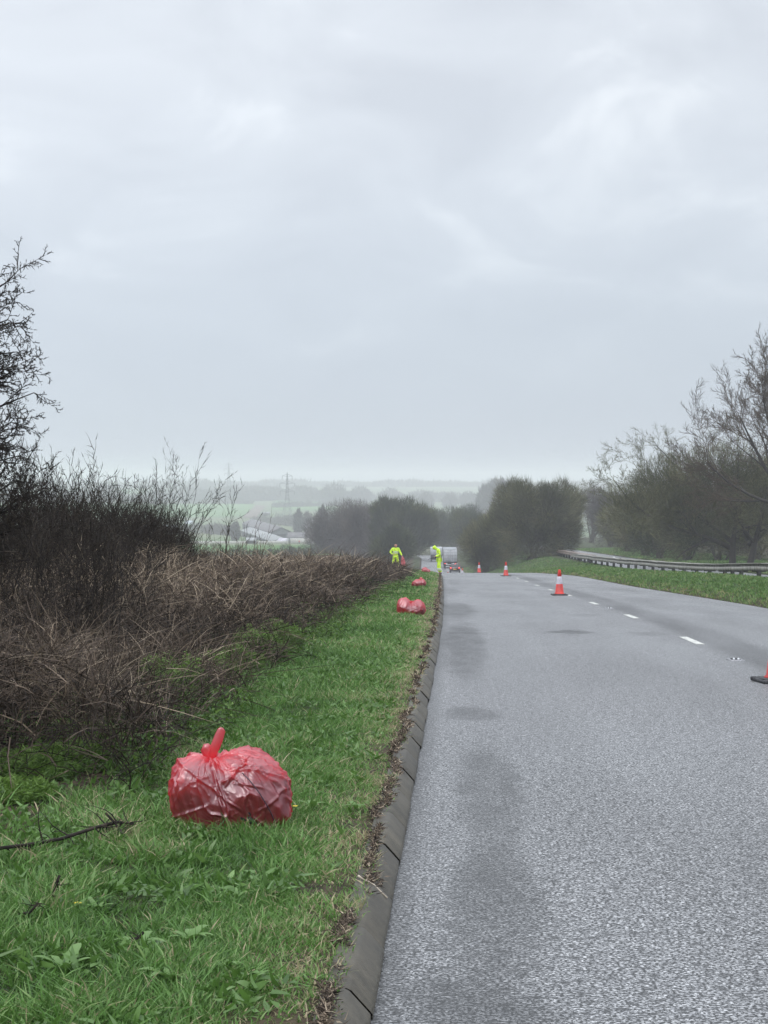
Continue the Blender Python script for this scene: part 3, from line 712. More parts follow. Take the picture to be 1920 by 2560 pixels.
def sack_surface(lobes, knot, seed, nu=150, nv=110, facets=70, origin=(0, 0, .17), wr=1.0, flat=0.0):
    """taut faceted plastic skin round lumpy contents, gathered at the knot"""
    rng = rs(seed); O = np.array(origin)
    th = np.linspace(0, 2 * np.pi, nu, endpoint=False); ph = np.linspace(0.002, np.pi - .002, nv)
    K = np.array(knot) - O; kl = np.linalg.norm(K); kd = K / kl
    a = np.cross(kd, [0, 1, 0]); a /= np.linalg.norm(a); b = np.cross(kd, a)
    TH, PH = np.meshgrid(th, ph)
    D = (np.sin(PH) * np.cos(TH))[..., None] * a + (np.sin(PH) * np.sin(TH))[..., None] * b + np.cos(PH)[..., None] * kd
    D = D.reshape(-1, 3)
    rr = []
    for c, r in lobes:
        c = (np.array(c) - O) / r; d = D / r
        A = (d * d).sum(1); B = -(d * c).sum(1); C = (c * c).sum() - 1
        disc = B * B - A * C
        rr.append(np.where(disc > 0, (-B + np.sqrt(np.maximum(disc, 0))) / A, 0.0))
    rr = np.array(rr); k = 26.0
    R = np.log(np.exp(k * rr).sum(0)) / k
    # flat facets of tensioned film
    n = rng.normal(size=(facets, 3)); n /= np.linalg.norm(n, axis=1, keepdims=True)
    pts = D * R[:, None]; sup = np.quantile(pts @ n.T, .985, axis=0) * rng.uniform(.93, 1.0, facets)
    dn = D @ n.T; pl = np.where(dn > .05, sup[None] / np.maximum(dn, .05), 9).min(1)
    R2 = np.minimum(R, pl) * .85 + R * .15
    TH, PH = TH.ravel(), PH.ravel()
    # pleats radiating from the knot, creases elsewhere
    fall = np.exp(-np.maximum(PH - .12, 0) / .55) * ss(0.03, .25, PH)
    pleat = np.abs((TH * 13 / (2 * np.pi) + 1.6 * vn3(np.cos(TH) * 1.5, np.sin(TH) * 1.5, PH * .8, seed)) % 1 - .5) * 2
    p2 = np.abs((TH * 31 / (2 * np.pi) + 1.6 * vn3(np.cos(TH) * 3, np.sin(TH) * 3, PH * 1.5, seed + 1)) % 1 - .5) * 2
    R3 = R2 + wr * (-.030 * pleat * fall - .010 * p2 * fall)
    q = D * R2[:, None]
    cT, sT = np.cos(TH), np.sin(TH); tw = vn3(q[:, 0] * 5, q[:, 1] * 5, q[:, 2] * 5, seed + 9) * 1.3
    cr1 = 1 - np.abs(vn3(cT * 4.2 + tw, sT * 4.2, PH * 1.1 + tw, seed + 2) - .5) * 2
    cr2 = 1 - np.abs(vn3(cT * 9 - tw * 2, sT * 9, PH * 3.2 + tw, seed + 3) - .5) * 2
    cr3 = 1 - np.abs(vn3(q[:, 0] * 34 + q[:, 2] * 30, q[:, 1] * 30, q[:, 2] * 18, seed + 4) - .5) * 2
    R3 = R3 + wr * (.015 * cr1 ** 11 + .004 * cr2 ** 14 + .0025 * cr3 ** 12 - .004)
    for k in range(26):                             # long straight tension creases
        nn = rng.normal(size=3); nn /= np.linalg.norm(nn)
        if k < 12: nn = nn - kd * (nn @ kd); nn /= np.linalg.norm(nn)      # these run out from the knot
        dd = (D + .03 * (vn3(D[:, 0] * 3, D[:, 1] * 3, D[:, 2] * 3, seed + 30 + k) - .5)[:, None]) @ nn
        mk = ss(.50, .66, vn3(D[:, 0] * 1.6 + k, D[:, 1] * 1.6, D[:, 2] * 1.6, seed + 60))
        R3 = R3 + wr * mk * (.0075 * np.exp(-(dd / .022) ** 2) - .004 * np.exp(-((dd - .07) / .05) ** 2))
    # the neck rises to the knot
    g = np.exp(-(PH / .16) ** 2); R3 = R3 * (1 - g) + (kl * (1 - .25 * np.clip(PH / .16, 0, 1))) * g
    V = O + D * R3[:, None]
    lo = V[:, 2] < 0.01; V[lo, 2] = 0.01 + (V[lo, 2]) * .06
    i = (np.arange(nv - 1)[:, None] * nu + np.arange(nu)[None]).ravel(); j = (np.arange(nv - 1)[:, None] * nu + (np.arange(nu)[None] + 1) % nu).ravel()
    return V, np.stack([i, j, j + nu, i + nu], 1)
def ear(path, w, th, name, t, seed=0):
    """a flattened loop of film standing up from the knot"""
    pts = [Vector(p) for p in path]; V, F = [], []; m = len(pts); n = 12
    for i, p in enumerate(pts):
        f = i / (m - 1); ww = w * (.55 + .75 * math.sin(math.pi * min(1, f * .8 + .1))) * (.55 if i == m - 1 else 1); tt = th * (1 - .5 * f)
        tg = (pts[min(i + 1, m - 1)] - pts[max(i - 1, 0)]).normalized(); a = tg.cross(Vector((0, 1, 0))).normalized(); b = tg.cross(a)
        for k in range(n):
            an = 2 * math.pi * k / n; cr = 1 + .30 * math.sin(3 * an + i * 1.1 + seed)
            V.append(tuple(p + a * math.cos(an) * ww * cr + b * math.sin(an) * tt * cr))
    for j in range(m - 1):
        for k in range(n): F.append((j * n + k, j * n + (k + 1) % n, (j + 1) * n + (k + 1) % n, (j + 1) * n + k))
    F.append(tuple((m - 1) * n + k for k in range(n)))
    mb = MB(); mb.add(V, F); return mb.build(name, 'red_plastic', t, smooth=True)
def lump(name, m, parent, c, r, seed, shell=None):
    rng = rs(seed); nu, nv = 20, 14
    th = np.linspace(0, 2 * np.pi, nu, endpoint=False); ph = np.linspace(0.01, np.pi - .01, nv); TH, PH = np.meshgrid(th, ph)
    D = np.stack([np.sin(PH) * np.cos(TH), np.sin(PH) * np.sin(TH), np.cos(PH)], -1).reshape(-1, 3)
    R = .8 + .45 * vn3(D[:, 0] * 2.2, D[:, 1] * 2.2, D[:, 2] * 2.2, seed)
    V = np.array(c) + D * R[:, None] * np.array(r)
    if shell is not None:                           # stay just inside the film
        S, O = shell[0] - np.array(shell[1]), np.array(shell[1]); sl = np.linalg.norm(S, axis=1); W = V - O; wl = np.linalg.norm(W, axis=1)
        j = np.argmax((W / wl[:, None]) @ (S / sl[:, None]).T, axis=1); V = O + W * np.minimum(1, (sl[j] * .975 - .003) / wl)[:, None]
    V[:, 2] = np.maximum(V[:, 2], .016)
    i = (np.arange(nv - 1)[:, None] * nu + np.arange(nu)[None]).ravel(); j = (np.arange(nv - 1)[:, None] * nu + (np.arange(nu)[None] + 1) % nu).ravel()
    return link(name, raw_mesh(name, V, np.stack([i, j, j + nu, i + nu], 1), smooth=True), m, parent)
SG = 'red refuse sacks waiting along the verge'
def contents(V, O, t, seed, level):
    """the packed rubbish pressing against the film, heaped to an uneven level"""
    W = V - np.array(O); q = V * 9
    lv = level + .14 * (vn3(V[:, 0] * 6, V[:, 1] * 6, 0, seed + 50) - .5) * 2
    touch = ss(-.03, .03, lv - V[:, 2]) * ss(.25, .45, vn3(q[:, 0], q[:, 1], q[:, 2], seed + 51))
    f = .78 + .205 * touch + .03 * (vn3(q[:, 0] * 2, q[:, 1] * 2, q[:, 2] * 2, seed + 52) - .5)
    f = np.minimum(f, .985); V2 = np.array(O) + W * f[:, None]; V2[:, 2] = np.maximum(np.minimum(V2[:, 2], level + .09), .014)
    return V2
def sack(label, loc, lobes, knot, seed, ears, stuff=(), rotz=0, **kw):
    t = thing('refuse_sack', label, 'refuse sack', loc, rotz, SG)
    V, F = sack_surface(lobes, knot, seed, **kw); oc = kw.get('origin', (0, 0, .17))
    link('bag_skin', raw_mesh('bag_skin', V, F, smooth=True), 'red_plastic', t)
    lvl = (V[:, 2].max() - .05) * (.60 if len(stuff) > 4 else .30)
    link('packed_rubbish', raw_mesh('packed_rubbish', contents(V, oc, t, seed, lvl), F, smooth=True), 'rubbish_mixed', t)
    for k, (path, w, th) in enumerate(ears): ear(path, w, th, 'tied_end', t, k)
    for k, (c, r, m) in enumerate(stuff): lump('rubbish', m, t, c, r, seed * 7 + k, (V, oc))
    return t, V
def on_ground(px, py, d, dz=0.0):
    x = (px - 960) / FPX * d; return (x, d, gz(x, d) + dz)
# the big one in the foreground
bx = (571 - 960) / FPX * 8.95
kx, kz = -.078, .372
big, BV = sack('large translucent red sack of rubbish with a knotted top in the foreground grass', (bx, 8.95, gz(bx, 8.95) - .015),
     [((-.125, 0, .245), (.190, .19, .135)), ((.105, .0, .215), (.195, .215, .185)), ((0, 0, .12), (.285, .21, .15)), ((.19, 0, .14), (.118, .15, .14))],
     (kx, -.02, kz), 4,
     [([(kx + .002, -.02, kz - .035), (kx + .004, -.03, kz), (kx + .018, -.035, kz + .04), (kx + .032, -.035, kz + .085), (kx + .042, -.03, kz + .122), (kx + .045, -.03, kz + .134)], .0165, .006),
      ([(kx - .002, -.01, kz - .03), (kx - .012, -.01, kz), (kx - .030, -.01, kz + .030), (kx - .034, -.01, kz + .052)], .022, .007),
      ([(kx + .01, -.05, kz - .03), (kx + .05, -.10, kz - .05), (kx + .10, -.15, kz - .075), (kx + .115, -.175, kz - .10)], .030, .018)],
     [((-.17, -.06, .10), (.13, .20, .13), 'rubbish_dark'), ((.0, -.08, .05), (.22, .20, .085), 'rubbish_dark'), ((.13, -.08, .09), (.13, .17, .10), 'rubbish_dark'),
      ((.06, -.16, .13), (.06, .06, .055), 'rubbish_blue'), ((-.02, .04, .19), (.16, .10, .08), 'rubbish_pale'), ((.16, .02, .21), (.10, .10, .07), 'rubbish_pale'), ((-.15, .04, .22), (.09, .08, .07), 'rubbish_pale'), ((-.21, -.05, .035), (.05, .09, .03), 'rubbish_blue')],
     nu=300, nv=200, facets=44, wr=1.0)
def seam():
    """dark cord pressed against the inside of the film, running down the right side"""
    mb = MB(); pts = []
    for px, py in ((612, 1932), (630, 1948), (650, 1972), (668, 2000), (682, 2030), (692, 2058), (697, 2072)):
        x = (px - 571) / FPX * 8.95; z = (2090 - py) / FPX * 8.95
        near = BV[(BV[:, 1] < -.02) & (np.abs(BV[:, 0] - x) < .012) & (np.abs(BV[:, 2] - z) < .012)]
        y = near[:, 1].min() if len(near) else -.15
        pts.append((x, y - .002, z))
    mb.tube(pts, .0028, 6); mb.build('drawstring', 'drawstring', big, smooth=True)
seam()
dk = 'rubbish_dark'; pl_ = 'rubbish_pale'
def dz_at(px, py_base, s):                 # depth where the scale is s photo pixels per metre
    return FPX / s
d2 = 33.0
sack('double humped red sack on the verge, second closest to the camera', on_ground(1028, 0, d2, -.02),
     [((-.14, 0, .17), (.145, .18, .185)), ((.13, 0, .14), (.145, .17, .165)), ((0, 0, .10), (.22, .18, .11))], (.0, .02, .235), 12,
     [([(0, .0, .23), (.01, -.02, .262), (.03, -.03, .272)], .02, .01)], [((-.05, -.03, .07), (.15, .13, .07), dk), ((.12, -.03, .07), (.12, .13, .06), dk), ((-.12, 0, .18), (.09, .09, .08), pl_)], nu=140, nv=90, facets=50, origin=(0, 0, .13))
d3 = 61.0
sack('peaked red sack on the verge between the double humped sack and the workers', on_ground(1047, 0, d3, -.02),
     [((-.07, 0, .13), (.19, .17, .14)), ((.10, 0, .15), (.16, .16, .15))], (.075, 0, .33), 23,
     [([(.075, 0, .28), (.08, 0, .32), (.085, 0, .35)], .035, .02)], [((0, -.02, .07), (.17, .13, .07), dk), ((-.08, 0, .16), (.09, .09, .06), pl_)], nu=110, nv=70, facets=40, origin=(0, 0, .12))
d4 = 101.0
sack('farthest red sack lying just left of the hooded worker', on_ground(1064, 0, d4, -.02),
     [((-.05, 0, .17), (.17, .17, .17)), ((.14, 0, .11), (.15, .14, .11))], (-.03, 0, .33), 31,
     [([(-.03, 0, .30), (-.02, 0, .35)], .03, .02)], [((0, -.02, .07), (.16, .13, .06), dk)], nu=80, nv=60, facets=30, origin=(0, 0, .12))

# ------------------------------------------------------------------ cones
mat('cone_red', (.66, .035, .024), .5, scale=5, c2=(.34, .022, .018), detail=8); mat('cone_white', (.64, .62, .69), .4, scale=6, c2=(.40, .38, .44), detail=8)
def cone(label, loc, rz):
    t = thing('traffic_cone', label, 'traffic cone', loc, rz, 'traffic cones closing the left lane')
    mb = MB(); mb.box((-.225, -.225, .004), (.225, .225, .034), taper=(.006, .006), bev=0)
    mb.box((-.19, -.19, .034), (.19, .19, .050), taper=(.03, .03))
    for sx in (-1, 1):
        for sy in (-1, 1): mb.box((sx * .20 - .03, sy * .20 - .03, 0), (sx * .20 + .03, sy * .20 + .03, .042), bev=.008)
    mb.build('base', 'rubber', t)
    mb = MB(); mb.lathe([(.150, .046), (.146, .060), (.128, .075), (.040 + .088 * .62, .335), (.0925, .337), (.0615, .548), (.0655, .550), (.040, .722), (.036, .746), (.028, .752), (.022, .748), (.020, .70)], 32)
    mb.build('body', 'cone_red', t, smooth=True)
    mb = MB(); mb.lathe([(.0935, .334), (.0955, .338), (.0660, .552), (.0640, .556)], 32); mb.build('reflective_sleeve', 'cone_white', t, smooth=True)
    return t
zr = lambda d: float(ZR(d)) + EYE
def rx(px, d): return (px - 960) / FPX * d
c0 = cone('closest cone, cut off by the right edge of the photo', (rx(1948, 19.1), 19.1, zr(19.1)), .12)
dup(c0, (rx(1399, 53.6), 53.6, zr(53.6)), .05, 'tallest whole cone, standing on the lane line before the crash barrier end')
dup(c0, (rx(1265, 97), 97, zr(97)), .3, 'middle sized cone left of the grassy reserve, second whole cone from the front')
dup(c0, (rx(1198, 131), 131, zr(131)), .1, 'small cone right of the box lorry, standing on the brow of the road')
dup(c0, (rx(1156, 168), 168, zr(168)), .0, 'tip of a cone showing over the brow just right of the dark red car')
dup(c0, (rx(1120, 210), 210, zr(210)), .2, 'tiny cone tip over the brow just left of the dark red car')

# ------------------------------------------------------------------ people
def mat_hv():
    m, nt, n, l, b = nodes_of('hi_vis'); tc = n.new('ShaderNodeTexCoord'); nz = n.new('ShaderNodeTexNoise'); nz.inputs['Scale'].default_value = 9
    l.new(tc.outputs['Object'], nz.inputs['Vector']); cr = n.new('ShaderNodeValToRGB'); l.new(nz.outputs[0], cr.inputs[0])
    cr.color_ramp.elements[0].position = .35; cr.color_ramp.elements[0].color = (.42, .66, .02, 1); cr.color_ramp.elements[1].position = .65; cr.color_ramp.elements[1].color = (.68, .93, .04, 1)
    l.new(cr.outputs[0], b.inputs['Base Color']); b.inputs['Roughness'].default_value = .6
    bp = n.new('ShaderNodeBump'); bp.inputs['Strength'].default_value = .8; bp.inputs['Distance'].default_value = .03; l.new(nz.outputs[0], bp.inputs['Height']); l.new(bp.outputs[0], b.inputs['Normal'])
mat_hv()
mat('skin', (.48, .24, .17), .55, scale=12, c2=(.40, .18, .13)); mat('reflective_tape', (.62, .66, .64), .4, scale=10, c2=(.5, .52, .5))
mat('dark_cloth', (.025, .025, .030), .75, scale=10, c2=(.012, .012, .015)); mat('hair', (.05, .03, .022), .7, scale=30, c2=(.02, .012, .01)); mat('red_cloth', (.45, .03, .03), .7, scale=10)
def skin_mesh(name, joints, edges, m, parent, root=0, sub=2):
    """joints: list of (pos, radius); grown with the Skin modifier"""
    me = bpy.data.meshes.new(name); me.from_pydata([j[0] for j in joints], edges, []); me.update()
    o = link(name, me, m, parent)
    o.modifiers.new('Skin', 'SKIN')
    sv = me.skin_vertices[0].data
    for i, j in enumerate(joints):
        r = j[1] if isinstance(j[1], tuple) else (j[1], j[1]); sv[i].radius = r; sv[i].use_root = (i == root)
    s = o.modifiers.new('Subdivision', 'SUBSURF'); s.levels = sub; s.render_levels = sub
    return o
def chain(J, E, start, pts):
    k = start
    for p in pts:
        J.append(p); E.append((k, len(J) - 1)); k = len(J) - 1
    return k
def hand(J, E, wrist, wp, d, up, side):
    """palm, four fingers and a thumb; d = direction the hand points, up = back-of-hand, side = thumb side"""
    wp, d, up, side = Vector(wp), Vector(d).normalized(), Vector(up).normalized(), Vector(side).normalized()
    pc = wp + d * .05; k = chain(J, E, wrist, [(tuple(pc), (.032, .018))])
    for i, (o, L) in enumerate(((.028, .070), (.010, .080), (-.010, .074), (-.028, .058))):
        a = wp + d * .088 + side * o
        chain(J, E, k, [(tuple(a), .010), (tuple(a + d * L * .5 - up * L * .25), .009), (tuple(a + d * L * .65 - up * L * .65), .007)])
    b = wp + d * .035 + side * .040
    chain(J, E, k, [(tuple(b), .011), (tuple(b + d * .03 + side * .018 - up * .02), .010), (tuple(b + d * .055 + side * .015 - up * .04), .008)])
def person(label, loc, rz, pose, top='hi_vis', hood=False, hs=1.0, tall=1.0):
    t = thing('person', label, 'person', loc, rz); t.scale = (tall, tall, tall)
    p = pose; J, E = [(p['pelvis'], .12)], []
    wst = chain(J, E, 0, [(p['waist'], .11), (p['chest'], .13)])
    nk = chain(J, E, wst, [(p['neck'], .055)])
    hb, ht = Vector(p['head']), Vector(p['crown'])
    hd = chain(J, E, nk, [(tuple(hb), .075), (tuple((hb + ht) / 2), .098), (tuple(ht), .070)])
    mid = len(J) - 2; f = Vector(p['face']).normalized(); sd = f.cross(ht - hb).normalized()
    chain(J, E, mid, [(tuple((hb * .6 + ht * .4) + f * .100), .016), (tuple((hb * .68 + ht * .32) + f * .118), .010)])     # nose
    chain(J, E, mid - 1, [(tuple(hb + f * .085 - (ht - hb) * .05), .018)])                                                    # chin
    for s in (-1, 1): chain(J, E, mid, [(tuple((hb + ht) / 2 + sd * s * .098), .014)])                                     # ears
    for s in ('L', 'R'):
        sh, el, wr = p['arm' + s]; k = chain(J, E, wst, [(sh, .058), (el, .042), (wr, .030)])
        hand(J, E, k, wr, Vector(wr) - Vector(el) if 'hd' + s not in p else Vector(p['hd' + s]), p.get('up' + s, (0, -1, .3)), p.get('th' + s, (1, 0, 0)))
        hp, kn, an, toe = p['leg' + s]; chain(J, E, 0, [(hp, .085), (kn, .058), (an, .040), (toe, .035)])
    skin_mesh('body', J, E, 'skin', t)
    # jacket and trousers follow the body a little proud of it
    J, E = [(p['pelvis'], (.175, .135))], []
    w = chain(J, E, 0, [(p['waist'], (.165, .130)), (p['chest'], (.185, .140))])
    n2 = chain(J, E, w, [(tuple(Vector(p['neck']) * .75 + Vector(p['chest']) * .25), .075)])
    if hood: chain(J, E, n2, [(tuple(hb), .11), (tuple((hb + ht) / 2 - f * .02), .135), (tuple(ht - f * .01), .10)])
    for s in ('L', 'R'):
        sh, el, wr = p['arm' + s]; chain(J, E, w, [(sh, .085), (el, .070), (tuple(Vector(wr) * .95 + Vector(el) * .05), .055)])
    jk = skin_mesh('jacket', J, E, top, t)
    J, E = [(p['pelvis'], (.165, .125))], []
    for s in ('L', 'R'):
        hp, kn, an, toe = p['leg' + s]; chain(J, E, 0, [(hp, .105), (kn, .085), (tuple(Vector(an) + Vector((0, 0, .05))), .075)])
    tr = skin_mesh('trousers', J, E, 'hi_vis' if top == 'hi_vis' else 'dark_cloth', t)
    for s in ('L', 'R'):
        hp, kn, an, toe = p['leg' + s]
        skin_mesh('boot', [((an[0], an[1], an[2] + .06), .058), ((an[0], an[1], .055), .055), (((an[0] + toe[0]) / 2, (an[1] + toe[1]) / 2, .05), .050), ((toe[0], toe[1], .042), .042)], [(0, 1), (1, 2), (2, 3)], 'dark_cloth', t)
        if top == 'hi_vis':
            for q in (.30, .50):
                c = Vector(kn) * (1 - q) + Vector(an) * q; mb = MB()
                mb.tube([tuple(c + Vector((0, 0, .022))), tuple(c - Vector((0, 0, .022)))], .098, 12); mb.build('reflective_band', 'reflective_tape', tr, smooth=True)
    if top == 'hi_vis':
        for zz in (.25, .62):
            c = Vector(p['waist']).lerp(Vector(p['chest']), zz); mb = MB(); ring = []
            for k in range(20):
                an = 6.283 * k / 20
                for dz_ in (-.025, .025): ring.append((c.x + math.cos(an) * .188, c.y + math.sin(an) * .150, c.z + dz_))
            mb.add(ring, [(2 * k, (2 * k + 2) % 40, (2 * k + 3) % 40, 2 * k + 1) for k in range(20)]); mb.build('reflective_band', 'reflective_tape', jk, smooth=True)
    if not hood:
        c = (hb + ht) / 2 - f * .016
        skin_mesh('hair', [(tuple(c), .102), (tuple(ht - f * .01), .084)], [(0, 1)], 'hair', t)
    return t
lp = on_ground(989, 0, 122)
front = dict(pelvis=(0, 0, .95), waist=(0, -.01, 1.10), chest=(0, -.02, 1.34), neck=(0.01, -.05, 1.53), head=(.01, -.10, 1.60), crown=(.01, -.12, 1.75), face=(0, -1, -.6),
    armL=((-.20, -.01, 1.44), (-.36, .0, 1.20), (-.17, -.20, 1.06)), armR=((.20, -.02, 1.44), (.31, -.06, 1.18), (.42, -.14, .98)),
    legL=((-.10, 0, .90), (-.15, -.03, .50), (-.17, 0, .10), (-.19, -.17, .05)), legR=((.10, 0, .90), (.15, -.03, .50), (.20, .0, .10), (.23, -.17, .05)), hdR=(.2, -.1, -1), hdL=(1, -.5, -.1))
person('bareheaded person in yellow green rain suit, left side, holding a hanging red sack', lp, 0, front, tall=1.0)
rp = (rx(1098, 104.5), 104.5, zr(104.5))
side = dict(pelvis=(0, .0, .93), waist=(0, -.01, 1.10), chest=(0, -.05, 1.33), neck=(0, -.15, 1.50), head=(0, -.26, 1.53), crown=(0, -.34, 1.63), face=(0, -.6, -1),
    armL=((-.18, -.05, 1.42), (-.20, .02, 1.16), (-.09, -.20, 1.04)), armR=((.18, -.05, 1.42), (.20, .04, 1.16), (.09, -.20, 1.04)),
    legL=((-.09, 0, .88), (-.09, -.05, .48), (-.09, .02, .10), (-.09, -.17, .05)), legR=((.09, 0, .88), (.09, .01, .48), (.09, .10, .10), (.09, -.08, .05)), hdL=(.1, -1, -.2), hdR=(-.1, -1, -.2))
person('hooded person in yellow green rain suit standing on the kerb line looking down', rp, math.radians(-90), side, hood=True)
# the grabber across the hooded worker's hands
def picker():
    t = thing('litter_picker', 'dark litter picker held across the hooded worker\'s waist', 'litter picker', (rp[0], rp[1], rp[2]))
    mb = MB(); mb.tube([(-.25, -.13, 1.02), (-.52, -.14, .93)], .014, 8); mb.build('shaft', 'dark_cloth', t)
    mb = MB(); mb.tube([(-.15, -.13, 1.05), (-.25, -.13, 1.02)], .03, 8); mb.tube([(-.17, -.13, 1.03), (-.20, -.13, .95)], .015, 6); mb.build('handle', 'dark_cloth', t)
    mb = MB(); mb.tube([(-.52, -.14, .93), (-.58, -.12, .93), (-.62, -.135, .89)], .008, 6); mb.tube([(-.52, -.14, .93), (-.57, -.16, .90), (-.62, -.145, .885)], .008, 6); mb.build('jaw', 'dark_cloth', t)
picker()
def held_sack():
    t = thing('refuse_sack', 'long half filled red sack hanging from the bareheaded worker\'s hand', 'refuse sack', (lp[0] + .50, lp[1] - .16, lp[2] + .12))
    V, F = sack_surface([((0, 0, .22), (.17, .13, .22)), ((-.01, 0, .42), (.14, .10, .28)), ((-.03, 0, .62), (.09, .07, .22))], (-.06, 0, .86), 44, nu=70, nv=70, facets=24, origin=(0, 0, .36), wr=.8)
    link('bag_skin', raw_mesh('bag_skin', V, F, smooth=True), 'red_plastic', t)
    lump('rubbish', 'rubbish_dark', t, (0, 0, .13), (.12, .10, .12), 5)
held_sack()
mat('litter_white', (.75, .77, .78), .6, scale=10)
def scrap(label, loc, r, seed):
    o = lump('litter', 'litter_white', None, (0, 0, r * .5), (r, r * .8, r * .6), seed); o.location = loc; tag(o, label, 'litter')
scrap('pale crumpled litter in the brambles left of the bareheaded worker', on_ground(967, 0, 118, .25), .13, 3)
scrap('white crumpled litter on the far verge beyond the opposite carriageway', on_ground(1535, 0, 228, .1), .17, 4)

# ------------------------------------------------------------------ vehicles
mat('car_paint', (.075, .010, .016), .25, scale=3, coat=.6, c2=(.055, .008, .012)); mat('dark_glass', (.012, .014, .018), .08, scale=3, c2=(.02, .022, .026))
mat('lorry_white', (.40, .41, .43), .5, scale=2, c2=(.28, .29, .31)); mat('lorry_grey', (.24, .25, .27), .5, scale=2, c2=(.17, .18, .19)); mat('chassis', (.03, .03, .035), .7, scale=5)
mat('rim', (.35, .35, .36), .35, metal=.8, scale=8); mat('plate_yellow', (.65, .50, .06), .5, scale=3, c2=(.6, .46, .05))
def lamp_mat():
    m, nt, n, l, b = nodes_of('lit_tail_lamp'); b.inputs['Base Color'].default_value = (.6, .02, .02, 1); b.inputs['Roughness'].default_value = .3
    b.inputs['Emission Color'].default_value = (1, .07, .04, 1); b.inputs['Emission Strength'].default_value = .7
lamp_mat()
def wheel(t, x, y, r, w):
    mb = MB(); mb.lathe([(r * .62, -w / 2), (r * .93, -w / 2), (r, -w * .35), (r, w * .35), (r * .93, w / 2), (r * .62, w / 2)], 24, (x, y, r), 'x'); o = mb.build('wheel', 'rubber', t, smooth=False)
    mb = MB(); mb.lathe([(r * .15, -w * .5), (r * .60, -w * .42), (r * .60, w * .42), (r * .15, w * .5)], 20, (x, y, r), 'x'); mb.build('rim', 'rim', o)
def car(label, loc, rz):
    t = thing('car', label, 'car', loc, rz)
    prof = [(-2.02, .30), (-2.10, .52), (-2.08, .80), (-1.98, .98), (-1.2, 1.02), (.9, .98), (1.75, .82), (2.02, .62), (2.05, .34), (1.7, .22), (-1.7, .22)]
    mb = MB()
    V = []
    for x, k in ((-.86, .94), (-.80, 1.0), (.80, 1.0), (.86, .94)):
        for (y, z) in prof: V.append((x, y * (k if abs(y) > 1.9 else 1), .22 + (z - .22) * (.96 if k < 1 else 1)))
    n = len(prof); F = [tuple(range(n)), tuple(range(4 * n - 1, 3 * n - 1, -1))]
    for j in range(3):
        for i in range(n): F.append((j * n + i, j * n + (i + 1) % n, (j + 1) * n + (i + 1) % n, (j + 1) * n + i))
    mb.add(V, F); mb.build('body', 'car_paint', t)
    mb = MB(); mb.add([(-.74, -1.92, .97), (.74, -1.92, .97), (.74, .85, .97), (-.74, .85, .97), (-.58, -1.45, 1.43), (.58, -1.45, 1.43), (.58, .05, 1.46), (-.58, .05, 1.46)],
        [(0, 3, 2, 1), (4, 5, 6, 7), (0, 1, 5, 4), (1, 2, 6, 5), (2, 3, 7, 6), (3, 0, 4, 7)]); mb.build('cabin', 'car_paint', t)
    mb = MB(); mb.add([(-.62, -1.885, 1.02), (.62, -1.885, 1.02), (.52, -1.50, 1.39), (-.52, -1.50, 1.39)], [(0, 1, 2, 3)]); mb.V[-1] = mb.V[-1] + np.array([0, -.02, .02]); mb.build('rear_window', 'dark_glass', t)
    for s in (-1, 1):
        mb = MB(); mb.add([(s * .755, -1.6, 1.02), (s * .755, .6, 1.02), (s * .61, .0, 1.40), (s * .61, -1.35, 1.38)], [(0, 1, 2, 3)]); mb.build('side_window', 'dark_glass', t)
        mb = MB(); mb.box((s * .68 - .12, -2.13, .72), (s * .68 + .12, -2.02, .95), bev=.02); mb.build('tail_light', 'lit_tail_lamp', t)
        for y in (-1.3, 1.3): wheel(t, s * .76, y, .31, .2)
        mb = MB(); mb.box((s * .90 - .09, .35, .98), (s * .90 + .09, .50, 1.10), bev=.02); mb.build('wing_mirror', 'car_paint', t)
    mb = MB(); mb.box((-.26, -2.125, .55), (.26, -2.105, .66)); mb.build('number_plate', 'plate_yellow', t)
    mb = MB(); mb.box((-.84, -2.15, .30), (.84, -2.05, .50), bev=.03); mb.build('bumper', 'chassis', t)
    mb = MB(); mb.box((-.14, -1.53, 1.40), (.14, -1.50, 1.43)); mb.build('brake_light', 'lit_tail_lamp', t)
    return t
def heading(d): return -math.atan(float(XL(d + 10) - XL(d - 10)) / 20)
car('small dark red car seen from behind with its tail lights lit', (rx(1137, 300), 300, zr(300)), heading(300))
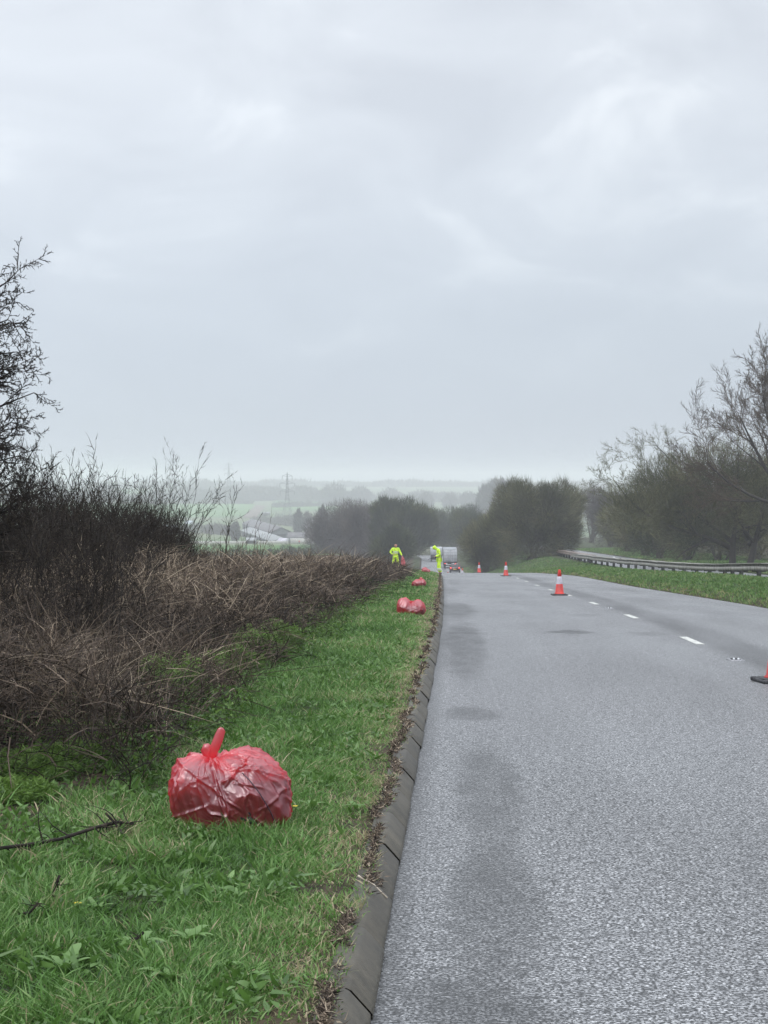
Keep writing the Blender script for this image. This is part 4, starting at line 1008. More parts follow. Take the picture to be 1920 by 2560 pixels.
def lorry(label, loc, rz, kind):
    t = thing('lorry', label, 'lorry', loc, rz); W = 1.25
    h0 = 1.15; h1 = 3.45 if kind == 'box' else 2.95
    if kind == 'box':
        mb = MB(); mb.box((-W, 0, h0), (W, 11.5, h1), bev=.03); mb.build('body', 'lorry_grey', t)
        for s in (-1, 1):
            x0, x1 = (-W + .06, -.02) if s < 0 else (.02, W - .06)
            mb = MB(); mb.box((x0, -.05, h0 + .08), (x1, -.002, h1 - .16), bev=.008)
            d = mb.build('rear_door', 'lorry_white', t)
            for q in (.33, .66):
                mb = MB(); xx = x0 + (x1 - x0) * q; mb.tube([(xx, -.075, h0 + .1), (xx, -.075, h1 - .2)], .02, 6); mb.build('locking_bar', 'lorry_grey', d)
            for zz in (.28, .52, .76):
                mb = MB(); z = h0 + (h1 - h0) * zz; mb.box((x0 + .04, -.064, z - .03), (x1 - .04, -.051, z + .03)); mb.build('hinge_strap', 'lorry_grey', d)
        mb = MB(); mb.box((-W + .02, -.035, h1 - .13), (W - .02, -.003, h1 - .02)); mb.build('header_rail', 'lorry_white', t)
        mb = MB(); mb.box((-1.2, 12.3, .7), (1.2, 14.2, 3.0), bev=.1); c = mb.build('cab', 'lorry_white', t)
    else:
        mb = MB(); mb.box((-W, 0, 1.5), (W, 6.2, h1), bev=.03); mb.build('body', 'lorry_white', t)
        mb = MB(); mb.box((-1.22, 6.5, .7), (1.22, 8.3, 2.9), bev=.1); mb.build('cab', 'lorry_white', t)
        mb = MB(); mb.box((-1.2, -.12, .55), (1.2, .0, 1.42), bev=.02); mb.build('tail_lift', 'chassis', t)
        h0 = 1.5
    L = 11.2 if kind == 'box' else 6.0
    mb = MB(); mb.box((-.5, .1, .75), (.5, L + (2 if kind == 'box' else 1.5), h0 - .005)); mb.box((-1.15, .02, h0 - .18), (1.15, .25, h0 - .008)); mb.build('chassis', 'chassis', t)
    mb = MB(); mb.box((-1.2, .02, .45), (1.2, .12, .62)); mb.build('underrun_bar', 'chassis', t)
    for s in (-1, 1):
        for y in ((1.6, 2.9, 12.9) if kind == 'box' else (1.6, 7.2)): wheel(t, s * 1.02, y, .5, .36)
        mb = MB(); mb.box((s * .95 - .16, -.03, .80), (s * .95 + .16, .015, .92)); mb.build('tail_light', 'lit_tail_lamp', t)
    return t
lorry('grey white box lorry with two tall rear doors ahead of the dark red car', (rx(1126, 335), 335, zr(335)), heading(335), 'box')
lorry('farther white lorry with dark tailboard seen past the hooded worker', (rx(1091, 388), 388, zr(388)), heading(388), 'tail')

# ------------------------------------------------------------------ crash barriers
mat('galvanised', (.28, .275, .245), .6, scale=3, metal=.1, c2=(.11, .105, .085), bump=.1); mat('rusty_galvanised', (.30, .26, .23), .6, scale=1.5, metal=.2, c2=(.16, .09, .07)); mat('post_steel', (.07, .07, .07), .6, scale=4, c2=(.035, .035, .035))
def barrier(label, line, posts, m, beam=(.28, .36), top=.82):
    d0 = line[0][1]; p0 = Vector((line[0][0], line[0][1], gz(*line[0])))
    t = thing('crash_barrier', label, 'crash barrier', tuple(p0))
    # two parallel box beams on cross-heads
    bw, bh = beam
    for side_, off in (('n', -.26), ('f', .26)):
        prof = [(-bw / 2 + .02, 0), (-bw / 2 - .01, bh * .04), (-bw / 2 - .01, bh * .54), (-bw / 2 + .18, bh * .57), (-bw / 2 + .18, bh * .86), (-bw / 2 - .03, bh * .88), (-bw / 2 - .03, bh), (bw / 2, bh), (bw / 2, .02), (bw / 2 - .02, 0)]
        V = []; n = len(prof)
        for (x, d) in line:
            z = gz(x, d) + top - bh
            for (a, b) in prof: V.append((x + off + a - p0.x, d - p0.y, z + b - p0.z))
        F = [tuple(range(n))[::-1], tuple((len(line) - 1) * n + i for i in range(n))]
        for j in range(len(line) - 1):
            for i in range(n): F.append((j * n + i, j * n + (i + 1) % n, (j + 1) * n + (i + 1) % n, (j + 1) * n + i))
        mb = MB(); mb.add(V, F); mb.build('beam', m, t)
    for d in posts:
        x = float(np.interp(d, [q[1] for q in line], [q[0] for q in line])); z = gz(x, d) - p0.z
        mb = MB(); X, Y = x - p0.x, d - p0.y
        mb.box((X - .10, Y - .055, z - .1), (X + .10, Y - .045, z + top - bh)); mb.box((X - .10, Y + .045, z - .1), (X + .10, Y + .055, z + top - bh)); mb.box((X - .012, Y - .044, z - .1), (X + .012, Y + .044, z + top - bh))
        mb.box((X - .34, Y - .04, z + top - bh - .06), (X + .34, Y + .04, z + top - bh - .003)); mb.build('post', 'post_steel', t)
    return t
XBAR = lambda d: 15.66 + .0252 * d
near_posts = [FPX * 15.66 / (px - 1076.0) for px in (1920 + 70, 1898, 1854, 1832, 1813, 1775, 1742, 1711, 1684, 1658, 1633, 1611, 1590, 1572, 1553, 1535, 1519, 1505, 1490, 1475, 1462, 1450)]
line = [(XBAR(d), d) for d in np.linspace(62, 199, 60)]
barrier('long grey double box beam crash barrier with dark posts on the central reserve', line, near_posts, 'galvanised')
l2 = []
for px, py in ((1572, 1415), (1545, 1408), (1515, 1402), (1485, 1396), (1455, 1391), (1425, 1386)):
    pass
line2 = [(17.0 + .0252 * d + .3, d) for d in np.linspace(196, 330, 40)]
barrier('rust stained crash barrier starting behind the end of the near barrier', line2, list(np.linspace(197, 329, 30)), 'rusty_galvanised')

# ------------------------------------------------------------------ trees and shrubs
def tree_thing(name, label, cat, x, d, crown_parts, m, segs=None, sides=4, group=None, bark='bark', crown_name='crown'):
    z = gz(x, d) - .1; t = thing(name, label, cat, (x, d, z), 0, group)
    if segs:
        S = np.array(segs, float); thick = S[:, 6] > (.045 if len(S) > 400 else 0); B = S[thick] if thick.any() else S[:1]
        V, F, T = tubes(B, 7, rs(3)); link('trunk', raw_mesh('trunk', V, F, T, smooth=True), bark, t)
        if (~thick).any():
            crown_parts = crown_parts + [tubes(S[~thick], 3, rs(4))]
    if crown_parts:
        V, F, T = merge(crown_parts); link(crown_name, raw_mesh(crown_name, V, F, T), m, t)
    return t
def limbs(lobes, r0, seed, n=9, base=(0, 0, 0)):
    """trunk and limbs reaching into the lobes, for dense crowns"""
    rng = rs(seed); segs = []
    for (c, R) in lobes:
        for k in range(max(2, n // len(lobes))):
            v = rng.normal(size=3); v /= np.linalg.norm(v); v[2] = abs(v[2]); tgt = Vector(np.array(c) + v * np.array(R) * .8)
            p = Vector(base) + Vector((rng.normal(0, .3), rng.normal(0, .3), 0)); r = r0 * rng.uniform(.6, 1); m = 7
            for i in range(m):
                f = (i + 1) / m; q = Vector(base).lerp(tgt, f) ; q.z = base[2] + (tgt.z - base[2]) * f ** .8; q += Vector(rng.normal(0, .25, 3)) * (0 if i == m - 1 else 1)
                segs.append((*p, *q, r, r * .8)); p = q; r *= .8
    return segs
def dense(name, label, px, d, w, h, m, seed, n, L, tw, lobes=None, group=None, base_h=0.0, cat='tree', depth=None, up=.45):
    """rounded winter tree or bush, w by h metres, centred on photo column px"""
    x = (px - 960) / FPX * d; rng = rs(seed); dp = depth or w * .4
    if lobes is None:
        lobes = [((0, 0, h * .42 + base_h), (w * .40, dp * .8, h * .44))]
        for k in range(7):
            a = rng.uniform(0, 6.28); q = rng.uniform(.2, .9)
            lobes.append(((math.cos(a) * w * .28, math.sin(a) * dp * .6, h * rng.uniform(.30, .72) + base_h), (w * rng.uniform(.16, .26), dp * .45, h * rng.uniform(.18, .28))))
    cp = [twig_crown(lobes, n, L, tw, seed, up)]
    cp[0][0][:, 2] = np.maximum(cp[0][0][:, 2], .02)
    return tree_thing(name, label, cat, x, d, cp, m, limbs(lobes[:4], .05 * h ** .6, seed + 1, 10), group=group)
GT = 'trees flanking the road beyond the brow'
# left of the road, beyond the brow
dense('hedgerow_tree', 'hazy brown rounded tree left of the road, right of the farm', 860, 470, 21, 16.5, 'grey_twigs', 101, 34000, 1.1, .055, group=GT)
dense('hedgerow_tree', 'pale brown rounded tree between the farm and the dark tree', 925, 430, 14, 14.0, 'grey_twigs', 102, 20000, 1.0, .05, group=GT)
dense('hedgerow_tree', 'dark green brushy tree behind the two workers', 1010, 412, 16, 15.6, 'green_twigs', 103, 66000, 1.2, .06, group=GT, up=.8)
dense('hedgerow_tree', 'dark low tree filling in behind the bareheaded worker', 982, 335, 9.2, 8.2, 'green_twigs', 104, 20000, .8, .04, group=GT)
dense('hedgerow_tree', 'grey brown tree closing the road behind the lorry', 1135, 560, 22, 14.6, 'green_twigs', 105, 30000, 1.2, .06, group=GT)
dense('hedgerow_tree', 'dim tree between the dark brushy tree and the lorry', 1085, 520, 16, 14.0, 'green_twigs', 106, 22000, 1.1, .055, group=GT)
dense('hedgerow_tree', 'dark tree closing the gap between the lorry and the big olive bush', 1172, 455, 8.5, 11.0, 'green_twigs', 107, 22000, 1.0, .05, group=GT)
# big bush on the reserve
dense('big_bush', 'left shoulder of the big olive brown bush, directly right of the lorry', 1215, 262, 8.5, 9.4, 'olive_twigs', 111, 34000, .8, .035, group='bushes massed on the central reserve')
dense('big_bush', 'tallest rounded part of the big olive brown bush above the small cones', 1330, 246, 13.5, 11.3, 'olive_twigs', 112, 70000, .8, .035, group='bushes massed on the central reserve')
dense('big_bush', 'right flank of the big olive brown bush beside the opposite carriageway', 1402, 250, 7.6, 10.2, 'olive_twigs', 113, 34000, .8, .035, group='bushes massed on the central reserve', depth=3)
dense('big_bush', 'lower brown part of the big bush between lorry and its crown', 1262, 285, 9, 10.6, 'olive_twigs', 114, 30000, .8, .035, group='bushes massed on the central reserve')
# hedge and trees beyond the opposite carriageway
GR = 'trees beyond the opposite carriageway'
for k, (px, d, w, h, m, lb) in enumerate((
    (1478, 430, 14, 15, 'grey_twigs', 'hazy tree just right of the big olive bush'),
    (1525, 350, 11, 12.0, 'grey_twigs', 'brown hedge tree above the far end of the opposite carriageway'),
    (1570, 280, 9.5, 9.6, 'olive_twigs', 'dark green ivied tree above the pale scrap of litter'),
    (1612, 240, 9.5, 9.4, 'olive_twigs', 'olive hedge tree left of the spreading branches'),
    (1650, 216, 9.5, 9.2, 'green_twigs', 'dark hedge tree behind the left reach of the spreading tree'),
    (1720, 205, 10, 9.0, 'olive_twigs', 'dark hedge tree right behind the leaning limb'),
    (1800, 200, 11, 9.5, 'green_twigs', 'dark hedge tree behind the twin trunks'),
    (1890, 196, 11, 10.5, 'olive_twigs', 'olive hedge tree at the right edge behind the twin trunks'),
    (1975, 190, 11, 12, 'olive_twigs', 'olive tree mostly cut off by the right edge'))):
    x = (px - 960) / FPX * d
    dense('roadside_tree', lb, px, d, w, h, m, 130 + k, 20000, .8, .04, group=GR, depth=w * .3)
def bare_tree(name, label, px, d, stems, Q, seed, m, extra=None, group=None, sides=4, bark='bark', x=None, cat='tree'):
    x = (px - 960) / FPX * d if x is None else x; rng = rs(seed); segs = []
    for (off, dr, L, r) in stems: grow(segs, Vector(off), Vector(dr).normalized(), L, r, 0, Q, rng)
    return tree_thing(name, label, cat, x, d, [extra] if extra is not None else [], m, segs, group=group, bark=bark, crown_name='branches')
Q1 = dict(nseg=7, wob=.10, trop=.03, ang=42, ratio=.56, kids=[9, 8, 7, 5], rr=.55, rmin=.014, maxd=4, start=.25)
Q1['kids'] = [8, 7, 6, 5]
# twin trunked spreading tree
ex = twig_crown([((-3.6, 0, 5.6), (5.0, 3.6, 3.2)), ((-9.0, 0, 5.5), (4.0, 3, 2.6)), ((2.0, 0, 6.2), (4.6, 3.6, 3.8)), ((-1.5, 0, 8.6), (5.5, 3.2, 2.6)), ((-6.2, 0, 7.8), (3.6, 2.6, 2.4))], 40000, .85, .028, 151, .5, .6)
bare_tree('spreading_tree', 'wide spreading green brown tree with two dark trunks beside the opposite carriageway', 1850, 172,
    [((-3.0, 0, 5.0), (-.55, 0, 1), 8.0, .16), ((-5.5, 0, 5.0), (-.8, .1, 1), 6.5, .13), ((-8.0, 0, 4.4), (-1, 0, .75), 6.0, .11), ((-.7, 0, 0), (-.12, 0, 1), 7.5, .36), ((.9, 0, 0), (.15, 0, 1), 8, .34), ((-.6, 0, 1.6), (-1, -.1, .42), 8.5, .26), ((-.6, .2, 2.2), (-.9, .2, .9), 9.5, .22), ((.8, 0, 2.5), (-.4, -.2, 1), 8.5, .22), ((.8, 0, 2.0), (.9, 0, .6), 7, .22)],
    Q1, 152, 'olive_twigs', ex, group=GR, bark='dark_bark')
Q2 = dict(nseg=8, wob=.09, trop=.035, ang=36, ratio=.58, kids=[9, 8, 7, 6], rr=.55, rmin=.015, maxd=4, start=.3)
bare_tree('bare_tree', 'tall leafless tree reaching in from the right edge against the sky', 2010, 140,
    [((0, 0, 0), (-.10, 0, 1), 11.5, .36), ((-.1, 0, 4.6), (-.75, 0, .62), 9.0, .22), ((0, 0, 5.0), (-.9, .1, .35), 8.5, .18), ((0, 0, 6.0), (-.5, .3, 1), 8.5, .2), ((0, 0, 6.2), (-.6, -.2, .9), 8.8, .2), ((.0, 0, 5), (.6, 0, .8), 8, .2)],
    Q2, 161, 'brown_twigs', group=GR, bark='dark_bark')
# left: hawthorn reaching in from the edge
Q3 = dict(nseg=7, wob=.10, trop=.02, ang=48, ratio=.38, kids=[11, 8, 5], rr=.55, rmin=.0040, maxd=3, start=.05)
def hawthorn_stems():
    rng = rs(177); st = []
    for k in range(52):
        h = .9 + 2.15 * (k + rng.rand()) / 52; L = rng.uniform(.8, 1.14) * (1.12 if h < 1.7 else 1.0); el = rng.uniform(.15, .8)
        st.append(((.06, rng.normal(0, .15), h), (1, rng.normal(0, .35), el), L, rng.uniform(.016, .026)))
    return st
bare_tree('hawthorn', 'near black twiggy hawthorn reaching in from the left edge', 0, 15.5, hawthorn_stems(), Q3, 171, 'dark_twigs', x=-4.05, bark='dark_bark')
# bare shrubs standing in the bramble bank
GS = 'bare shrubs in the bramble bank'
Q4 = dict(nseg=6, wob=.10, trop=.05, ang=34, ratio=.46, kids=[8, 5, 3], rr=.55, rmin=.0036, maxd=3, start=.25)
shr = [(-10, 19, 2.0, 15, 'dark bare shrub under the hawthorn at the left edge'), (70, 23, 2.3, 15, 'dark bare shrub second from the left edge'), (120, 28, 2.75, 14, 'bare shrub behind the leftmost pair'), (190, 22, 2.2, 15, 'dark bare shrub with tips against the sky, left of centre of the thicket'),
       (215, 30, 2.9, 14, 'back shrub with tall forked tips, left part of the thicket'), (285, 25, 2.4, 14, 'dark dense shrub in the middle of the thicket'), (335, 31, 2.9, 12, 'tall back shrub just left of the slim upright one'),
       (392, 27, 2.65, 9, 'slim upright shrub with many tips at the right end of the thicket'), (425, 33, 2.9, 9, 'open shrub at the right end, tips over the green field'), (30, 33, 3.2, 14, 'back shrub against the pale field at the far left')]
for k, (px, d, h, ns, lb) in enumerate(shr):
    rng = rs(180 + k); stems = []
    narrow = px in (392, 425)
    for j in range(ns):
        a = rng.uniform(0, 6.28); sp = rng.uniform(.05, .25 if narrow else .65)
        stems.append(((rng.normal(0, .12 if narrow else .38), rng.normal(0, .3), 0), (math.cos(a) * sp, math.sin(a) * sp, 1), h * rng.uniform(.45, .8), rng.uniform(.010, .022)))
    bare_tree('bare_shrub', lb, px, d, stems, Q4, 200 + k, 'dark_twigs' if k != 0 else 'dark_twigs', group=GS, bark='dark_bark', cat='shrub')
for k, (px, d, h, ns, lb) in enumerate(((25, 13.5, 1.35, 13, 'low dark shrub among the nearest brambles at the left edge'), (110, 15.5, 1.5, 13, 'dark upright shrub among the near brambles, right of the edge one'), (205, 17.5, 1.5, 12, 'dark shrub standing in the brambles above the feathery patch'),
      (60, 18.5, 1.7, 13, 'dark shrub between the edge shrub and the hawthorn'), (280, 21, 1.55, 11, 'dark shrub in the brambles below the slim upright one'), (160, 20, 1.7, 12, 'dark shrub in the middle of the bank face'), (355, 24, 1.6, 10, 'dark sparse shrub at the right foot of the thicket'))):
    rng = rs(700 + k); stems = []
    for j in range(ns):
        a = rng.uniform(0, 6.28); sp = rng.uniform(.05, .5); stems.append(((rng.normal(0, .3), rng.normal(0, .25), 0), (math.cos(a) * sp, math.sin(a) * sp, 1), h * rng.uniform(.6, 1.15), rng.uniform(.006, .013)))
    bare_tree('bare_shrub', lb, px, d, stems, Q4, 720 + k, 'dark_twigs', group=GS, bark='dark_bark', cat='shrub')
# dense low interior of the thicket
def thicket():
    lob = []
    for px, d, h in ((0, 20, 1.5), (80, 22, 1.6), (160, 24, 1.5), (240, 26, 1.6), (320, 27, 1.5), (385, 29, 1.3), (40, 27, 1.9), (180, 30, 1.8), (300, 32, 1.7)):
        x = (px - 960) / FPX * d; lob.append(((x, d, gz(x, d) + h * .5), (.62, .7, h * .62)))
    V, F, T = twig_crown(lob, 36000, .30, .006, 221, .35, .4)
    link('undergrowth', raw_mesh('undergrowth', V, F, T), 'dark_twigs', kind='stuff', label='dark dense undergrowth inside the shrub thicket')
thicket()
# thin dead saplings on the right of the thicket
GP = 'thin saplings in the bramble bank'
Q5 = dict(nseg=7, wob=.07, trop=.06, ang=28, ratio=.34, kids=[6, 2], rr=.6, rmin=.005, maxd=2, start=.2)
for k, (px, d, h, lb) in enumerate(((490, 42, 1.7, 'thin sapling nearest the thicket, against the field'), (525, 44, 1.5, 'short thin sapling between taller ones'), (552, 40, 2.1, 'forked sapling, tallest of the thin row'), (577, 43, 1.75, 'thin sapling left of the pale barn'),
      (612, 41, 1.85, 'sapling crossing the pale barn roof'), (645, 43, 1.9, 'straight sapling in front of the barn gable'), (664, 45, 1.35, 'short leaning sapling right of the straight one'), (720, 50, 1.3, 'small sapling before the white farm wall'), (755, 54, 1.2, 'lowest sapling, farthest right of the row'))):
    rng = rs(240 + k); stems = [((rng.normal(0, .12), rng.normal(0, .2), 0), (rng.normal(0, .12), rng.normal(0, .12), 1), h * rng.uniform(.55, 1), rng.uniform(.010, .018)) for _ in range(5)]
    bare_tree('sapling', lb, px, d, stems, Q5, 260 + k, 'brown_twigs', group=GP, bark='dark_bark', cat='sapling')
# single dark stems in front of the brambles
for k, (px, d, h, lb) in enumerate(((118, 17, 1.25, 'single dark stem standing before the brambles at the left'), (292, 15.5, 1.05, 'single dark stem standing before the brambles above the big sack'), (272, 19, 1.2, 'thin dark stem behind the lone stem above the big sack'))):
    rng = rs(280 + k)
    bare_tree('withered_weed', lb, px, d, [((0, 0, 0), (rng.normal(0, .05), 0, 1), h, .010)], dict(Q5, kids=[4, 1], rmin=.003), 290 + k, 'dark_twigs', bark='dark_bark', cat='dead stem')

# ------------------------------------------------------------------ small plants near the camera
GC = 'feathery green plants at the bramble edge'
def feathery(label, px, py_hint, d, r, h, seed):
    rng = rs(seed); N = int(5200 * (r / .3) ** 1.3); x = (px - 960) / FPX * d; z = gz(x, d)
    a = rng.uniform(0, 6.28, N); q = np.sqrt(rng.rand(N)); bx_, by_ = np.cos(a) * q * r, np.sin(a) * q * r
    hh = h * (1 - .55 * q ** 2) * (.6 + .8 * vn3(bx_ * 14, by_ * 14, 0, seed)) * rng.rand(N) ** .5
    base = np.stack([bx_, by_, hh], 1); dr = rng.normal(0, 1, (N, 3)); dr[:, 2] = np.abs(dr[:, 2]) * .6; dr /= np.linalg.norm(dr, axis=1, keepdims=True)
    parts = blades(base, dr, rng.uniform(.015, .045, N), rng.uniform(.004, .010, N), rng.normal(0, .3, (N, 3)), np.clip(.25 + .6 * hh / h + rng.normal(0, .15, N), 0, 1), 2, rng)
    t = thing('feathery_plant', label, 'plant', (x, d, z), 0, GC)
    link('leaves', raw_mesh('leaves', *parts), 'feathery_leaves', t)
    st = []
    for _ in range(14):
        an = rng.uniform(0, 6.28); q_ = r * rng.uniform(.2, .85); st.append((0, 0, -.02, math.cos(an) * q_, math.sin(an) * q_, h * .8, .004, .002))
    V, F, T = tubes(st, 4); link('stem', raw_mesh('stem', V, F, T), 'feathery_leaves', t)
for k, (px, d, r, h, lb) in enumerate(((60, 10.2, .30, .14, 'low bright feathery patch at the left edge, above the fallen branch'), (150, 10.6, .30, .16, 'low bright feathery patch right of the one at the left edge'), (205, 11.3, .24, .20, 'taller tuft at the right end of the bright patch'), (20, 9.4, .25, .10, 'thin feathery patch touching the fallen branch at the left edge'),
      (355, 13.2, .22, .26, 'feathery clump up and left of the big sack'), (400, 13.6, .26, .38, 'tall feathery clump just above the big sack, left one'), (445, 14.3, .26, .36, 'tall feathery clump above the big sack, right one'), (325, 14.2, .18, .22, 'small feathery clump left of the two tall ones'), (520, 16.2, .30, .26, 'feathery clump beyond the sack knot'),
      (585, 17.8, .30, .26, 'feathery clump right and beyond the sack knot'), (640, 19.6, .36, .34, 'rounded dark clump farther up the bramble edge'), (690, 21.5, .34, .30, 'feathery clump at the bend of the bramble edge'), (745, 27.5, .45, .26, 'feathery patch halfway along the bramble edge'), (795, 33, .5, .25, 'feathery patch beyond the halfway one'), (870, 49, .7, .4, 'bright green clump among the far brambles'), (790, 40, .5, .22, 'dim green patch left of the double humped sack'))):
    feathery(lb, px, 0, d, r, h, 300 + k)
GD = 'broad leaved docks in the verge grass'
def dock(label, px, d, n, L, seed, flat=.55):
    rng = rs(seed); x = (px - 960) / FPX * d; z = gz(x, d); t = thing('dock_plant', label, 'plant', (x, d, z + .01), 0, GD); V, F, T, k = [], [], [], 0
    for i in range(n):
        a = 6.28 * i / n + rng.normal(0, .3); ll = L * rng.uniform(.6, 1.2); w = ll * rng.uniform(.11, .19); el = rng.uniform(.8, 1.45)
        dx, dy = math.cos(a), math.sin(a)
        for s in range(8):
            f = s / 7; out = ll * f * math.cos(el * (1 - .6 * f)); up_ = ll * .62 * math.sin(min(3.0, el + f * 1.2)) * f ** .8
            ww = w * math.sin(math.pi * min(1, .08 + f * .92)) ** .8 * (1 + .15 * math.sin(s * 2.4 + i)); fold = .35 * ww
            V += [(dx * out - dy * ww, dy * out + dx * ww, up_ + fold), (dx * out, dy * out, up_), (dx * out + dy * ww, dy * out - dx * ww, up_ + fold)]
            T += [.5 + .3 * f] * 3
            if s < 7:
                b = k + s * 3; F += [(b, b + 1, b + 4, b + 3), (b + 1, b + 2, b + 5, b + 4)]
        k += 24
    link('leaves', raw_mesh('leaves', V, np.array(F), T, smooth=True), 'broad_leaves', t)
for k, (px, d, n, L, lb) in enumerate(((470, 6.35, 7, .105, 'broad green leaves in the grass near the bottom, left of centre'), (345, 6.25, 6, .11, 'broad leaved plant low in the left foreground'), (160, 5.95, 5, .12, 'pale broad leaves at the bottom left corner'), (590, 7.15, 4, .10, 'small bright leaves right below the big sack'), (525, 7.25, 4, .09, 'pair of bright leaves straight below the sack'),
      (780, 9.5, 4, .10, 'small bright leaves right of the sack'), (890, 9.6, 5, .08, 'yellow green rosette near the kerb'), (240, 6.9, 6, .08, 'broad leaves between the dark stalks'), (90, 7.3, 6, .08, 'broad leaves at the left edge under the fallen branch'), (420, 5.8, 6, .10, 'broad leaves at the bottom edge, below the largest dock'), (560, 6.0, 5, .085, 'narrow pale leaves at the bottom centre'))):
    dock(lb, px, d, n, L, 330 + k)
# fallen dark branch and stalks
def stick(name, label, cat, pts, r, seed, kids=5, L=.16, m='dark_twigs'):
    rng = rs(seed); P0 = Vector(pts[0]); segs = []; pts = [Vector(p) for p in pts]
    for a, b in zip(pts[:-1], pts[1:]):
        n = 4
        for i in range(n):
            p = a.lerp(b, i / n); q = a.lerp(b, (i + 1) / n)
            segs.append((*(p - P0), *(q - P0), r, r * .93)); 
            for _ in range(kids if rng.rand() < .8 else 0):
                if rng.rand() < .35: grow(segs, q - P0, (Vector(rng.normal(0, 1, 3)) + Vector((0, 0, -.15))).normalized(), L * rng.uniform(.4, 1.2), r * .45, 0, dict(nseg=4, wob=.2, trop=0, ang=45, ratio=.5, kids=[2, 1], rr=.6, rmin=.0012, maxd=1, start=.2), rng)
    V, F, T = tubes(segs, 6, rng); o = link(name, raw_mesh(name, V, F, T), m, loc=tuple(P0)); tag(o, label, cat); return o
def pp(px, py, d):
    p = P(px, py, d); return (p[0], p[1], max(p[2], gz(p[0], p[1]) + .065))
stick('fallen_branch', 'dark fallen branch lying across the grass from the left edge', 'branch', [pp(-40, 2185, 7.7), pp(60, 2140, 7.9), pp(150, 2100, 8.1), pp(235, 2072, 8.3), pp(290, 2058, 8.45), pp(330, 2062, 8.6)], .0085, 351, 5, .16)
stick('fallen_branch', 'short broken side branch under the tip of the long fallen branch', 'branch', [pp(262, 2035, 8.4), pp(285, 2060, 8.4), pp(312, 2110, 8.3)], .006, 352, 5, .10)
stick('dead_stalk', 'dark upright dead stalk in the left foreground grass', 'stalk', [pp(124, 2275, 6.9), pp(128, 2235, 6.9), pp(146, 2192, 6.9)], .006, 353, 3, .05)
stick('dead_stalk', 'short black twig standing in the grass at bottom centre left', 'stalk', [pp(326, 2410, 6.2), pp(342, 2368, 6.2), pp(356, 2335, 6.2)], .006, 354, 2, .04)
stick('dead_stalk', 'thin brown dead stalk leaning at the far left of the foreground', 'stalk', [pp(55, 2350, 6.6), pp(70, 2300, 6.6), pp(92, 2262, 6.6)], .005, 355, 3, .06)
mat('dry_stick', (.55, .48, .40), .6, scale=20, c2=(.38, .32, .25))
def kstick():
    d = 7.62; x = float(XL(d)); z = float(ZR(d)) + EYE
    mb = MB(); mb.tube([(-.135, .06, .128), (-.07, .025, .098), (-.012, 0, .048)], [.0045, .004, .0035], 8)
    o = mb.build('dry_twig', 'dry_stick', loc=(x, d, z), smooth=True); tag(o, 'pale dry twig lying across the kerb face', 'twig')
kstick()
mat('petal_yellow', (.80, .62, .03), .5, scale=20, c2=(.7, .5, .02))
def flower(label, px, py, d):
    p = P(px, py, d); t = thing('dandelion', label, 'flower', (p[0], p[1], gz(p[0], p[1])), 0); h = p[2] - gz(p[0], p[1]); h = max(.05, h)
    mb = MB(); mb.tube([(0, 0, 0), (.003, 0, h * .6), (0, -.004, h)], .0015, 6); mb.build('stem', 'feathery_leaves', t)
    mb = MB(); V = []; F = []
    for i in range(18):
        a = 6.283 * i / 18; r = .014 + .003 * (i % 2); b = len(V); w = .18
        V += [(0, 0, h), (math.cos(a - w) * r * .8, math.sin(a - w) * r * .8 - .002, h + .004), (math.cos(a) * r, math.sin(a) * r - .002, h + .005), (math.cos(a + w) * r * .8, math.sin(a + w) * r * .8 - .002, h + .004)]; F.append((b, b + 1, b + 2, b + 3))
    mb.add(V, F); mb.build('petals', 'petal_yellow', t)
flower('yellow dandelion in the left foreground grass', 192, 2296, 6.85)
flower('tiny yellow flower beside the right flank of the big sack', 737, 2025, 9.3)

# ------------------------------------------------------------------ the valley: fields, farm, pylons, far trees
mat('field_green', (.10, .20, .06), .95, scale=.02, c2=(.085, .165, .055), spec=.1); mat('field_lush', (.075, .155, .045), .95, scale=.05, c2=(.065, .14, .04), spec=.1); mat('field_brown', (.17, .135, .11), .95, scale=.05, c2=(.13, .105, .085), spec=.1)
def field(name, corners, m, lift=.35, n=14):
    """patch of land draped on the ground inside four photo corners"""
    H = [hit(*c) for c in corners]; V = []
    for i in range(n + 1):
        for j in range(n + 1):
            a, b = i / n, j / n; p = H[0] * (1 - a) * (1 - b) + H[1] * a * (1 - b) + H[2] * a * b + H[3] * (1 - a) * b
            V.append((p[0], p[1], gz(p[0], p[1]) + lift))
    F = [(i * (n + 1) + j, (i + 1) * (n + 1) + j, (i + 1) * (n + 1) + j + 1, i * (n + 1) + j + 1) for i in range(n) for j in range(n)]
    return link(name, raw_mesh(name, V, np.array(F), smooth=True), m, kind='structure')
field('field', [(-120, 1392), (900, 1392), (860, 1366), (-120, 1366)], 'field_lush', .4)
field('field', [(-150, 1296), (606, 1293), (638, 1262), (-150, 1258)], 'field_green', .6)
field('farm_track', [(606, 1296), (640, 1296), (664, 1266), (641, 1264)], 'field_brown', .8)
field('field', [(676, 1276), (880, 1280), (880, 1250), (690, 1250)], 'field_green', .6)
field('field', [(-100, 1236), (420, 1238), (420, 1226), (-100, 1226)], 'field_green', .6)
mat('roof_pale', (.27, .28, .28), .6, scale=.4, c2=(.20, .21, .215)); mat('roof_dark', (.14, .13, .135), .7, scale=.4, c2=(.09, .085, .09)); mat('barn_wall', (.12, .13, .14), .8, scale=.5, c2=(.07, .08, .085)); mat('pale_wall', (.40, .39, .36), .8, scale=.3, c2=(.34, .33, .30)); mat('dark_and_shade', (.02, .02, .022), .8)
